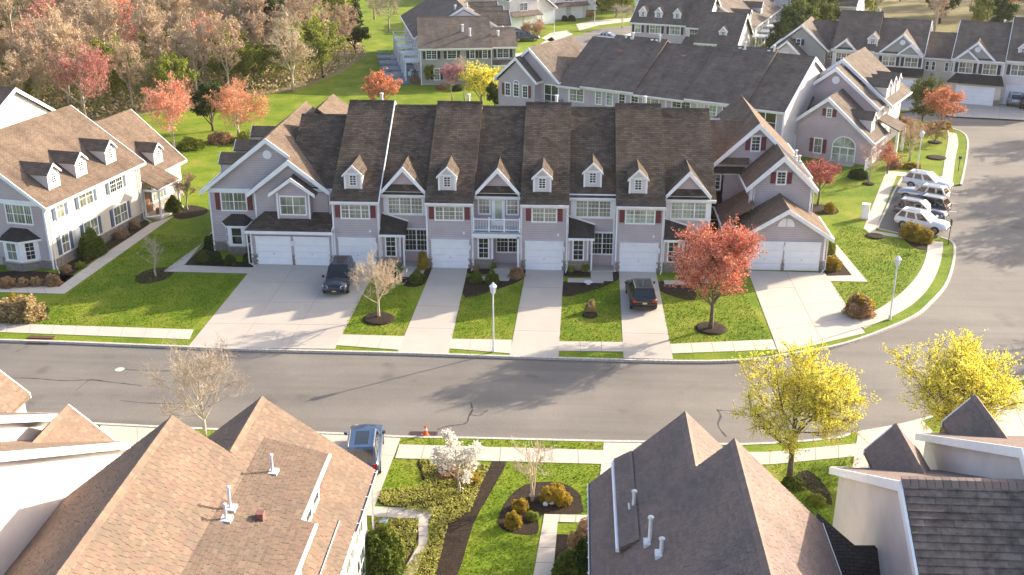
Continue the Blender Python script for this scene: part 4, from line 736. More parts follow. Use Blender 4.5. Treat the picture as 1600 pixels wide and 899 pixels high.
# row going back behind it, dark slope towards the meadow, decks along the side
T = thing('row_house_block', 'receding townhouse row with a slate dark roof slope and white decks facing the meadow', 'house', 3.2, 75.2, radians(13.3))
body(T, 'white_siding', 'y', [(0, 0), (0, 5.4), (7, 9.3), (14, 5.4), (14, 0)], 6, 30); gable(T, FS, 'y', 7, 9.8, 7.5, 7.4, .58, .58, 6, 30.5, r0=True)
body(T, 'white_siding', 'x', [(5.9, 0), (5.9, 5.4)], 0, 0) if False else None
MB().prism([(0, -1, 0), (0, 6, 0), (0, 6, 5.2), (0, -1, 5.2)], (3, 0, 0)).obj('side_wall', 'white_siding', T)
rail = lambda x0, y0, x1, y1, z, m: (m.box(x0, y0, z - .15, x1, y1, z), m.box(x0, y0, z + .9, x0 + .08, y1, z + 1.0), m.box(x0, y0, z + .9, x1, y0 + .08, z + 1.0), m.box(x0, y1 - .08, z + .9, x1, y1, z + 1.0), [m.box(x0, y0 + q * .25, z, x0 + .05, y0 + .05 + q * .25, z + .9) for q in range(int((y1 - y0) / .25))], [m.box(x0 + q * .25, y0, z, x0 + q * .25 + .05, y0 + .05, z + .9) for q in range(int((x1 - x0) / .25))])
for y0 in (1.0, 7.5, 14, 20.5):
    m = MB(); rail(-2.4, y0, 0, y0 + 3.2, 2.9, m); m.box(-2.35, y0, 0, -2.15, y0 + .2, 2.9).box(-2.35, y0 + 3, 0, -2.15, y0 + 3.2, 2.9); m.obj('upper_deck', 'white_trim', T)
for y0 in (-.5, 4.5, 9.5, 14.5, 19.5):
    m = MB(); m.box(-5.2, y0, 0, 0, y0 + 4.2, .15); m.obj('patio', 'blue_cover', T); m = MB(); rail(-5.2, y0, -3.2, y0 + 2, .3, m); m.obj('patio_railing', 'deck', T)  # patio concrete coloured dark blue, standing in for the shade beside the row
for y0 in (1, 4, 8, 11, 15, 18, 22): window(T, -.003, y0, .3, -pi / 2, (.9, .9), 2.0, (1, 1), 'dark_pane'); window(T, -.003, y0, 3.2, -pi / 2, (.8, .8), 1.8, (1, 1), 'dark_pane')
for q in range(3): gable(T, FS, 'x', 2.2 + 5.5 * q + 8, 8.6, 2.2, 2.2, .8, .8, 9, 14.5, r0=False, r1=True, gut=False)
pipe(T, 6.0, 8, 8.8, 1, .15); pipe(T, 8.0, 10, 8.8, 1, .15)
def patio_set(x, y, lab):
    P = thing('patio_table', lab, 'table', x, y); MB().tube([(0, 0, .7), (0, 0, .74)], .55, 12).obj('tabletop', 'dark_metal', P); MB().tube([(0, 0, .15), (0, 0, .7)], .04, 6).obj('leg', 'dark_metal', P)
    for k in range(3):
        a = k * 2.1; Cc = thing('patio_chair', lab.replace('table', 'chair') + [' on its far side', ' on its left', ' on its right'][k], 'chair', x + cos(a), y + sin(a), a + pi / 2)
        MB().box(-.25, -.25, .4, .25, .25, .46).obj('seat', 'white_trim', Cc); MB().box(-.25, -.28, .4, .25, -.22, .95).obj('backrest', 'white_trim', Cc); MB().box(-.23, -.23, .15, -.18, -.18, .4).obj('leg', 'white_trim', Cc)
        for lx, ly in ((.18, -.23), (-.23, .18), (.18, .18)): MB().box(lx, ly, .15, lx + .05, ly + .05, .4).obj('leg', 'white_trim', Cc)
x, y = at(648, 120); patio_set(x, y, 'patio table on the nearest terrace beside the brown roofed house')

# ------------------------------------------------------------------ top middle house with three dormers
T = thing('row_house_block', 'dark roofed townhouse block with three white dormers in a row, top centre', 'house', 34.3, 100.4, radians(-20.6))
body(T, 'grey_siding', 'x', [(0, 0), (0, 5.4), (7.5, 10), (15, 5.4), (15, 0)], 0, 9.2); gable(T, FS, 'x', 7.5, 10.4, 7.9, 8, .64, .62, -.2, 9.3, r0=True, r1=True, bh=.3); trim(T, (0, -.06, 5.1, 9.2, -.004, 5.4), name='frieze_board')
for s in (1.55, 4.2, 7.3): dormer(T, s, .9, 5.9, 0, 1.1, 1.25, .6, 3, FS)
for s, ws in ((1.1, (.9,)), (4.0, (.85, .85)), (7.3, (.8, .8))): window(T, s, -.003, 3.8, 0, ws, 1.4, (2, 2), 'pale_pane', 'black_shutter')
body(T, 'white_siding', 'x', [(-.6, 0), (-.6, 5.1), (5, 9.3), (10, 5), (10, 0)], 9.2, 12.2, 'bay_wall'); gable(T, FS, 'x', 5, 9.7, 6.1, 6, .74, .7, 9.3, 12.6, r0=False, r1=True); window(T, 10.7, -.603, 3.6, 0, (1.6,), 1.3, (4, 3), 'dark_pane')
body(T, 'white_siding', 'x', [(-6, 0), (-6, 3.9), (-1, 7.3), (4, 4), (4, 0)], 12.4, 18.6, 'wing_wall'); gable(T, FS, 'x', -1, 7.8, 5.6, 5.4, .72, .7, 12.2, 19, r0=False, r1=True); dormer(T, 16.3, -5.0, 4.3, 0, 1.1, 1.3, .6, 3, FS)
MB().prism([(9.3, -3, 2.9), (12.4, -3, 2.9), (12.4, -.6, 3.7), (9.3, -.6, 3.7)], (0, 0, -.12)).obj('porch_roof', FS, T)
for s in (13.2, 15.4, 17.4): window(T, s, -6.003, 1.9, 0, (.75,), 1.4, (2, 2), 'blind_pane', 'black_shutter')
window(T, 18.6, -1, 1.2, pi / 2, (.7,), 1.3, (2, 2), 'dark_pane', arch=True)
# block right of it
T = thing('row_house_block', 'tan roofed townhouse block facing right with bright white porches, top right of centre', 'house', 52.5, 102, radians(-19))
body(T, 'grey_siding', 'y', [(-12.5, 0), (-12.5, 4), (-5.5, 8), (1.5, 4.1), (1.5, 0)], 0, 26); gable(T, FS, 'y', -5.5, 8.5, 7.4, 7.4, .56, .56, -.4, 26.5); MB().box(1.503, .1, 0, 1.53, 25.9, 4).obj('side_wall', 'white_siding', T)
for t in (2.5, 13): dormer(T, .6, t, 5.0, pi / 2, 1.6, 1.3, .7, 3.5, FS)
for t in range(2, 25, 3): window(T, 1.53, t, 2.7, pi / 2, (.7, .7), 1.1, (1, 2), 'blind_pane'); window(T, 1.53, t + .4, .4, pi / 2, (.8, .8), 1.7, (1, 1), 'dark_pane')
for t in (1, 7, 13, 19): MB().box(1.53, t, 2.7, 4.2, t + 3, 2.85).box(4.0, t, 0, 4.2, t + .2, 3.7).box(4.0, t + 2.8, 0, 4.2, t + 3, 3.7).box(4.1, t, 3.6, 4.2, t + 3, 3.7).obj('porch_deck', 'white_trim', T)
T = thing('townhouse', 'white gabled far house with dormers at the top, left of the conifer screen', 'house', 61.5, 131, radians(-22))
body(T, 'white_siding', 'y', [(-4, 0), (-4, 5), (0, 8.6), (4, 5), (4, 0)], 0, 14); gable(T, FS, 'y', 0, 9.1, 4.4, 4.4, .88, .88, -.4, 14); body(T, 'white_siding', 'x', [(-1, 0), (-1, 5), (5, 8.4), (10, 5), (10, 0)], 4, 16, 'rear_wall'); gable(T, FS, 'x', 5, 8.9, 6.4, 6, .6, .6, 4, 16, r1=True); dormer(T, 8, .6, 5.6, 0, 1.3, 1.4, .6, 3, FS); window(T, 0, -.003, 3.5, 0, (.8, .8), 1.3, arch=True)
# far white houses along the top street
def far_house(px_, py_, rz, w, dl, lab, mat='white_siding', wall=5.0, garage=True, roof=FS):
    x, y = at(px_, py_); T = thing('house', lab, 'house', x, y, rz)
    body(T, mat, 'y', [(-w / 2, 0), (-w / 2, wall), (0, wall + w * .38), (w / 2, wall), (w / 2, 0)], 0, dl); gable(T, roof, 'y', 0, wall + w * .38 + .4, w / 2 + .4, w / 2 + .4, .76, .76, -.4, dl + .3, bh=.3)
    if garage: 
        for sg in (-1, 1): garage_door(T, sg * w * .24, -.003, 0, min(2.5, w * .4), 2.2)
        if wall > 4: window(T, 0, -.003, 3.5, 0, (.8, .8), 1.3)
    return T
T = far_house(846, 39, radians(38), 6.2, 8, 'small white detached garage with a dark roof by the top street', wall=3.0)
T = far_house(818, 46, radians(38), 6.4, 5, 'white gabled house with tan porch roofs left of the small garage, top', wall=5.4); MB().prism([(-3.4, -1.6, 2.7), (3.4, -1.6, 2.7), (3.4, 0, 3.4), (-3.4, 0, 3.4)], (0, 0, -.12)).obj('garage_roof', FS, T)
T = far_house(795, 42, radians(38), 5, 9, 'tall white far house with red shutters behind the brown roofs', wall=6.5, garage=False)
for a, b in ((-1.1, 3.9), (1.1, 3.9), (-1.1, 1), (1.1, 1)): window(T, a, -.003, b, 0, (.7,), 1.3, (2, 2), 'dark_pane', 'red_shutter')
T = far_house(888, 30, radians(30), 8, 10, 'white two storey far house with twin garages right of the small garage', 'white_siding', 5.6); MB().prism([(-4.2, -1.4, 2.7), (4.2, -1.4, 2.7), (4.2, 0, 3.3), (-4.2, 0, 3.3)], (0, 0, -.12)).obj('garage_roof', FS, T)
T = far_house(985, 17, radians(10), 9, 10, 'pale far house at the very top behind the round green tree', 'cream_siding', 5)
T = far_house(722, 3, radians(9), 8, 12, 'far house behind the slate roofed row at the top', 'grey_siding', 5, False)
T = far_house(770, 40, radians(9), 9, 12, 'brown roofed house stepping behind the upper centre townhouse', 'cream_siding', 5, False)
T = far_house(940, 15, radians(20), 7, 10, 'white far house at the top edge right of the street', 'white_siding', 5.5)

# ------------------------------------------------------------------ near houses at the bottom
def tabs(T, quad, mat, bw=.34, rh=.15, name='shingles', lift=.02, seed=1):
    """real shingle tabs laid on a roof plane; quad = convex polygon (3d, first edge runs along the eave)"""
    P = [Vector(p) for p in quad]; n = (P[1] - P[0]).cross(P[-1] - P[0]).normalized()
    if n.z < 0: n = -n
    h = Vector((-n.y, n.x, 0)).normalized(); up = n.cross(h)
    if up.z < 0: up = -up
    U = [(p - P[0]).dot(h) for p in P]; V = [(p - P[0]).dot(up) for p in P]
    rnd = random.Random(seed); bm_ = bmesh.new(); cl = bm_.faces.layers.int.new('tone')
    v = min(V); r = 0
    while v < max(V):
        u = min(U) - rnd.random() * bw
        while u < max(U):
            ww = bw * rnd.choice((.8, 1, 1, 1.35)); l = rnd.uniform(.008, .022) + lift; v0 = v - rnd.uniform(0, .01)
            q = []
            for uu, vv, hh in ((u + .008, v0, l), (u + ww - .008, v0, l), (u + ww - .008, v0 + rh + .01, .004), (u + .008, v0 + rh + .01, .004)): q.append(bm_.verts.new(P[0] + h * uu + up * vv + n * hh))
            lo = [bm_.verts.new(q[0].co - n * l), bm_.verts.new(q[1].co - n * l)]
            f = bm_.faces.new(q); f[cl] = 1; bm_.faces.new((lo[0], lo[1], q[1], q[0])); u += ww
        v += rh; r += 1
    c = sum(P, Vector()) / len(P)
    for i in range(len(P)):
        a, b = P[i], P[(i + 1) % len(P)]; e = (b - a).cross(n).normalized()
        if (c - a).dot(e) > 0: e = -e
        bmesh.ops.bisect_plane(bm_, geom=bm_.verts[:] + bm_.edges[:] + bm_.faces[:], plane_co=a + e * .0, plane_no=e, clear_outer=True)
    me = bpy.data.meshes.new(name)
    for f in bm_.faces: 
        if f.normal.dot(n) < 0 and abs(f.normal.dot(n)) > .5: f.normal_flip()
    bm_.to_mesh(me); bm_.free(); me.materials.append(MT[mat]); return tag(link(name, me, T), kind='stuff')
def tabmat(name, cols):
    m, t, p = nodes_of(name); g = N(t, 'ShaderNodeNewGeometry'); 
    c = ramp(t, g.outputs['Random Per Island'], [(i / (len(cols) - .99), q) for i, q in enumerate(cols)])
    n = N(t, 'ShaderNodeTexNoise', Scale=.5, Detail=5.0); t.links.new(g.outputs['Position'], n.inputs['Vector']); n2 = N(t, 'ShaderNodeTexNoise', Scale=25.0, Detail=3.0); t.links.new(g.outputs['Position'], n2.inputs['Vector'])
    c = mixc(t, c, ramp(t, n.outputs[0], [(.3, (.82, .84, .86)), (.7, (1.1, 1.04, 1.0))]), 1.0, 'MULTIPLY'); c = mixc(t, c, ramp(t, n2.outputs[0], [(.3, (.85, .85, .85)), (.7, (1.12, 1.12, 1.12))]), .8, 'MULTIPLY')
    t.links.new(c, p.inputs['Base Color']); p.inputs['Roughness'].default_value = .95; p.inputs['Specular IOR Level'].default_value = .15; bump(t, p, n2.outputs[0], .5, .01); MT[name] = m
tabmat('near_tabs', [(.20, .146, .11), (.235, .178, .133), (.225, .152, .125), (.195, .155, .12), (.228, .168, .124), (.25, .192, .146)])
tabmat('pink_tabs', [(.225, .172, .148), (.255, .196, .166), (.235, .175, .158), (.205, .162, .142), (.265, .2, .168)])
def stripmat():
    m, t, p = nodes_of('course_strip'); oi = N(t, 'ShaderNodeObjectInfo'); g = N(t, 'ShaderNodeNewGeometry'); n = N(t, 'ShaderNodeTexNoise', Scale=2.2, Detail=5.0, Roughness=.7); t.links.new(g.outputs['Position'], n.inputs['Vector'])
    c = mixc(t, ramp(t, oi.outputs['Random'], [(0, (.13, .11, .10)), (.5, (.17, .14, .125)), (1, (.12, .095, .085))]), ramp(t, n.outputs[0], [(.35, (.45, .45, .47)), (.6, (1.25, 1.2, 1.15))]), 1.0, 'MULTIPLY')
    t.links.new(c, p.inputs['Base Color']); p.inputs['Roughness'].default_value = .95; bump(t, p, n.outputs[0], .6, .02); MT['course_strip'] = m
stripmat()
NT = 'near_tabs'
def near_roof(T, c, zr, wl, wr, sl, sr, y0, y1, mat, base, mirror=1, r0=True, tl=True, trr=True, seed=1):
    gable(T, base, 'y', c, zr, wl, wr, sl, sr, y0, y1, r0=r0, bh=.3, cap=False, rt=-.07)
    if wr and trr: tabs(T, [(c + wr, y0, zr - sr * wr), (c + wr, y1, zr - sr * wr), (c + .0, y1, zr), (c + .0, y0, zr)], mat, seed=seed)
    if wl and tl: tabs(T, [(c - wl, y0, zr - sl * wl), (c - wl, y1, zr - sl * wl), (c, y1, zr), (c, y0, zr)], mat, seed=seed + 1)
    m = MB(); k = 0; y = y0
    while (y > y1):
        ye = max(y - .25, y1); m.prism([(c - .2, y, zr - sl * .2 + .035), (c, y, zr + .06 + random.uniform(0, .012)), (c + .2, y, zr - sr * .2 + .035)], (0, ye - y + .012, -.012)); y = ye
    m.obj('ridge_cap', mat, T, kind='stuff')
# left near house
T = thing('townhouse', 'near house at the bottom left with broad sunlit tan roof and white vent pipes', 'house', 9.6, -45, 0); ox, oy = -9.6, 45
# geometry is written in world metres and shifted to the thing
class Sub: pass
def shift(pts): return [(p[0] + ox, p[1] + oy, p[2]) for p in pts]
near_roof(T, 9.6 + ox, 10.1, 7.2, 6.3, .8, .73, -43.7 + oy, -62 + oy, NT, TS)
near_roof(T, 11.75 + ox, 8.53, 2.6, 4.85, .8, .73, -38.9 + oy, -43.7 + oy, NT, TS, seed=5)
body(T, 'white_siding', 'y', [(3.0 + ox, 0), (3.0 + ox, 4.6), (9.6 + ox, 9.7), (15.6 + ox, 5.3), (15.6 + ox, 0)], -44.3 + oy, -62 + oy); body(T, 'white_siding', 'y', [(9.4 + ox, 0), (9.4 + ox, 6.2), (11.75 + ox, 8.2), (16.2 + ox, 4.9), (16.2 + ox, 0)], -39.4 + oy, -62 + oy, 'front_wall')
tabs(T, shift([(16.6, -43.7, 4.99), (16.6, -55, 4.99), (15.9, -55, 5.5), (15.9, -43.7, 5.5)]), NT, seed=11); gable(T, TS, 'y', 15.0 + ox, 6.155, 0, 1.6, .73, .73, -43.7 + oy, -55 + oy, r0=False)
# raised shed dormers with their windows
for (u0, u1, v0, v1, vw, zc, s, sh) in ((12.2, 15.2, -41.5, -46.5, -42.9, 8.07, .26, 2), (11.9, 15.75, -46.49, -56, -48.3, 8.25, .27, 3)):
    z1 = zc - s * (u1 - u0)
    MB().prism(shift([(u0, v0, zc), (u1, v0, z1), (u1, v1, z1), (u0, v1, zc)]), (0, 0, -.14)).obj('shed_dormer_roof', TS, T); tabs(T, shift([(u1, v0, z1), (u1, v1, z1), (u0, v1, zc), (u0, v0, zc)]), NT, seed=20 + sh)
    MB().prism(shift([(u1 - .14, vw, 5), (u1 - .14, vw, z1 - .05), (u0 + .1, vw, zc - .15), (u0 + .1, vw, 5)]), (0, v1 - vw, 0)).obj('shed_dormer_wall', 'white_siding', T)
    mg = MB(); mg.prism(shift([(u1, v0, z1), (u1 + .13, v0, z1), (u1 + .1, v0, z1 - .14), (u1, v0, z1 - .16)]), (0, v1 - v0, 0)).obj('gutter', 'white_trim', T)
    for q in range(2 if sh == 2 else 3):
        yy = vw - .85 - q * 1.25
        if yy - .5 > v1: window(T, u1 - .137 + ox, yy + oy, z1 - 1.0, pi / 2, (.8,), .78, (1, 1), 'dark_pane')
# gutter straps, outer wall windows
m = MB()
for q in range(16): m.box(16.57 + ox, -39.2 - q + oy, 5.0, 16.78 + ox, -39.16 - q + oy, 5.03)
m.obj('gutter_strap', 'white_trim', T)
for yy in (-41.5, -43.2, -45.5, -48): window(T, 16.2 + ox, yy + oy, 2.9, pi / 2, (.9, .9), 1.3, (2, 2), 'blind_pane'); window(T, 16.2 + ox, yy + oy, .7, pi / 2, (.9, .9), 1.5, (2, 2), 'dark_pane')
downspout(T, 16.5 + ox, -39.4 + oy, 4.8, .5, 0, (0, 0))
for a, b, h in ((13.45, -43.8, .75), (12.7, -46.9, .9), (12.75, -47.6, .6)): z = 10.1 - .73 * (a - 9.6) if a < 12.6 else 8.2 - .36 * (a - 12.6); z = 10.1 - .73 * (a - 9.6); z = max(z, (8.07 - .26 * (a - 12.2)) if b > -46.5 else (8.25 - .27 * (a - 11.9))); pipe(T, a + ox, b + oy, z, h, .06)
MB().box(13.7 + ox, -47.2 + oy, 7.5, 14.0 + ox, -46.9 + oy, 8.0).obj('roof_vent', 'vent_red', T)

# right near house
T = thing('townhouse', 'near house at the bottom centre right, dark shaded roof slope with twin pointed gables', 'house', 31, -45, 0); ox, oy = -31, 45
near_roof(T, 31.65 + ox, 9.9, 5.35, 3.6, .93, 1.0, -43.9 + oy, -62 + oy, 'pink_tabs', TS, seed=31); near_roof(T, 30.25 + ox, 8.6, 3.95, 2.2, .93, .98, -39.35 + oy, -43.9 + oy, 'pink_tabs', TS, seed=35)
body(T, 'white_siding', 'y', [(26.8 + ox, 0), (26.8 + ox, 5.1), (31.65 + ox, 9.5), (35 + ox, 6.1), (35 + ox, 0)], -44.4 + oy, -62 + oy); body(T, 'white_siding', 'y', [(26.8 + ox, 0), (26.8 + ox, 5.1), (30.25 + ox, 8.2), (32.2 + ox, 6.4), (32.2 + ox, 0)], -39.9 + oy, -62 + oy, 'front_wall')
u0, z0 = 28.3, 6.95
MB().prism(shift([(u0 - 1.0, -39.38, 6.2), (u0 - .25, -39.38, 6.64), (u0 - .25, -46, 6.64), (u0 - 1.0, -46, 6.2)]), (0, 0, -.14)).obj('shed_dormer_roof', TS, T); tabs(T, shift([(u0 - 1.0, -39.38, 6.2), (u0 - 1.0, -46, 6.2), (u0 - .25, -46, 6.64), (u0 - .25, -39.38, 6.64)]), 'pink_tabs', seed=77)
m = MB()
for (uu, a, b, z) in ((u0 - 1.13, -39.38, -46, 6.17), (26.17, -39.4, -60, 4.85)): m.prism(shift([(uu, a, z), (uu + .14, a, z), (uu + .14, a, z - .14), (uu, a, z - .14)]), (0, b - a, 0))
m.obj('gutter', 'white_trim', T); MB().box(26.2 + ox, -60 + oy, 4.86, 26.28 + ox, -39.4 + oy, 4.875).obj('gutter_water', 'blue_cover', T)
m = MB()
for q in range(20): m.box(26.12 + ox, -39.8 - q + oy, 4.86, 26.35 + ox, -39.76 - q + oy, 4.89)
m.obj('gutter_strap', 'white_trim', T)
for X, Y, h in ((990, 785, .8), (1015, 840, 1.2), (1033, 858, .7)):
    u = 28.0
    for it in range(30): zz = 9.9 - .93 * (31.65 - u); u = at(X, Y + 8, zz)[0]
    p_ = at(X, Y + 8, 9.9 - .93 * (31.65 - u)); pipe(T, u + ox, p_[1] + oy, 9.9 - .93 * (31.65 - u), h * .9, .075)
A = [at(1276, 806, 6.3), at(1335, 857, 5.9), at(1366, 857, 5.9), at(1412, 915, 4.9), at(1240, 960, 4.6)]; Z = [6.3, 5.9, 5.9, 4.9, 4.4]
MB().prism([(a[0] + ox, a[1] + oy, z) for a, z in zip(A, Z)], (0, 0, -3.8)).obj('rear_wing_wall', 'white_siding', T)
MB().prism([(a[0] + ox + .0, a[1] + oy, z + .14) for a, z in zip(A, Z)], (0, 0, -.13)).obj('rear_wing_roof', 'dark_shingles', T)

# far right near houses
def side_house(T, x0, sgn, ve, ze, vr, zr, vb, W, mat='white_siding', coursed=False):
    """end wall at x0, body running away in direction sgn; street eave (ve,ze), ridge (vr,zr), rear (vb)"""
    s = (zr - ze) / (ve - vr); zb = zr - s * 1.15 * (vr - vb); a0, a1 = (x0, x0 + sgn * W)
    body(T, mat, 'x', [(ve - .4, 0), (ve - .4, ze - .1), (vr, zr - .3), (vb, zb - .3), (vb, 0)], a0 + sgn * .25, a1)
    for (v0, z0, v1, z1) in ((ve, ze, vr, zr), (vb - .5, zb - .5 * s, vr, zr)):
        MB().prism([(a0, v0, z0), (a1, v0, z0), (a1, v1, z1), (a0, v1, z1)], (0, 0, -.16)).obj('roof', TS, T)
        MB().prism([(a0 - sgn * .01, v0, z0 + .03), (a0 - sgn * .01, v1, z1 + .03), (a0 - sgn * .01, v1, z1 - .38), (a0 - sgn * .01, v0, z0 - .32)], (-sgn * .09, 0, 0)).obj('rake_board', 'white_trim', T)
    tabs(T, [(a0, ve, ze), (a1, ve, ze), (a1, vr, zr), (a0, vr, zr)], 'pink_tabs' if sgn > 0 else NT, seed=41)
    MB().box(min(a0, a1), ve, ze - .18, max(a0, a1), ve + .13, ze - .02).obj('gutter', 'white_trim', T)
    return s, zb
T = thing('townhouse', 'near house at the bottom right corner with bare pale end wall', 'house', 37, -46, 0)
s, zb = side_house(T, 0, 1, 7.7, 5.45, -1.3, 10.3, -9, 14)
# shingle courses facing the camera, one row at a time in wide strips
up = Vector((0, 1, s * 1.15)).normalized(); n = Vector((0, -s * 1.15, 1)).normalized()
st = cached('strip', lambda: MB().prism([(.008, 0, .0), (1.0, 0, .0), (1.0, .29, .0), (.008, .29, .0)], (0, 0, .012)).mesh('shingle', 'pink_tabs'))
def strip():
    m = MB(); m.v = [(.01, 0, .012), (1.0, 0, .012), (1.0, .30, .002), (.01, .30, .002), (.01, 0, .05), (1.0, 0, .05), (1.0, .30, .012), (.01, .30, .012)]; m.f = [(4, 5, 6, 7), (0, 4, 7, 3), (1, 2, 6, 5), (0, 1, 5, 4), (3, 7, 6, 2), (0, 3, 2, 1)]; return m.mesh('shingle', 'course_strip', fix=False)
st = strip()
for r in range(22):
    for c in range(9):
        p = Vector((c * 1.0 - (.5 if r % 2 else 0) + .0, -1.3, 10.3)) - up * (.28 * (r + 1)) + n * .012
        o_ = link('shingle', st, T, tuple(p)); o_.rotation_euler = (atan2(s * 1.15, 1), 0, 0)
        if p.x < 0: o_.location.x = 0; o_.scale.x = .5
m = MB()
for q in range(50): m.prism([(q * .28, -1.55, 10.2), (q * .28 + .26, -1.55, 10.2), (q * .28 + .26, -1.3, 10.42 + .01 * (q % 2)), (q * .28, -1.3, 10.42)], (0, .22, 0))
m.obj('ridge_cap', 'pink_tabs', T, kind='stuff')
def cross_gable(T, c, vf, zr, w, sl, vb, mat, tm, seed, wallmat='white_siding', wh=2.2):
    gable(T, mat, 'y', c, zr, w, w, sl, sl, vf, vb, r0=True, bh=.22, gut=False, cap=False)
    for sg in (-1, 1): tabs(T, [(c + sg * w, vf, zr - sl * w), (c + sg * w, vb, zr - sl * w), (c, vb, zr), (c, vf, zr)], tm, seed=seed + sg)
    MB().prism([(c - w + .15, vf - .3, zr - sl * w - wh), (c + w - .15, vf - .3, zr - sl * w - wh), (c + w - .15, vf - .3, zr - sl * w), (c, vf - .3, zr - .2), (c - w + .15, vf - .3, zr - sl * w)], (0, vb - vf + .3, 0)).obj('gable_wall', wallmat, T)
    m = MB(); y = vf
    while y > vb: m.prism([(c - .18, y, zr - .1), (c, y, zr + .07), (c + .18, y, zr - .1)], (0, -.24, -.01)); y -= .25
    m.obj('ridge_cap', tm, T, kind='stuff')
cross_gable(T, 2.75, 8.4, 7.35, 1.2, 1.15, 3.9, TS, 'pink_tabs', 51)
T = thing('townhouse', 'near house at the right edge below the large yellow tree, dark gable over white wall', 'house', 41.4, -44, 0)
side_house(T, 0, 1, 8.2, 5.9, -2.3, 11.2, -9, 12); cross_gable(T, 2.55, 8.9, 7.6, 1.25, 1.15, 4.4, TS, 'pink_tabs', 61)
# far left near houses, mirrored
T = thing('townhouse', 'near house at the left edge with bright white end wall and small tan gable', 'house', 4.9, -46, 0)
side_house(T, 0, -1, 8.1, 5.45, -5, 12.4, -14, 16); cross_gable(T, -2.55, 8.1, 7.3, 1.9, .95, 3.6, TS, NT, 71)
T = thing('townhouse', 'white house at the left edge just below the street, mostly out of view', 'house', 1.1, -44, 0)
side_house(T, 0, -1, 8.3, 5.6, -5, 12.6, -12, 12); cross_gable(T, -4.6, 10.5, 7.0, 1.6, .95, 5, TS, NT, 81)

# ------------------------------------------------------------------ vegetation
import numpy as np
def quads_mesh(name, C, U, V, mat, tri=False):
    n = len(C); me = bpy.data.meshes.new(name); k = 3 if tri else 4
    if tri: P = np.stack([C - U * .6 - V * .4, C + U * .6 - V * .4, C + V * .7], 1)
    else: P = np.stack([C - U * .5, C - V * .5, C + U * .5, C + V * .5], 1)
    me.vertices.add(n * k); me.vertices.foreach_set('co', P.reshape(-1).astype(np.float32)); me.loops.add(n * k); me.loops.foreach_set('vertex_index', np.arange(n * k, dtype=np.int32))
    me.polygons.add(n); me.polygons.foreach_set('loop_start', np.arange(0, n * k, k, dtype=np.int32)); me.materials.append(MT[mat]); me.update(calc_edges=True); return me
def rand_uv(rs, n, size, flat_=0.0):
    a = rs.normal(size=(n, 3)); a[:, 2] *= (1 - flat_); a /= np.linalg.norm(a, axis=1)[:, None]
    b = rs.normal(size=(n, 3)); b -= (a * b).sum(1)[:, None] * a; b /= np.linalg.norm(b, axis=1)[:, None]
    s = size * rs.uniform(.6, 1.3, (n, 1)); return a * s, b * s * .8
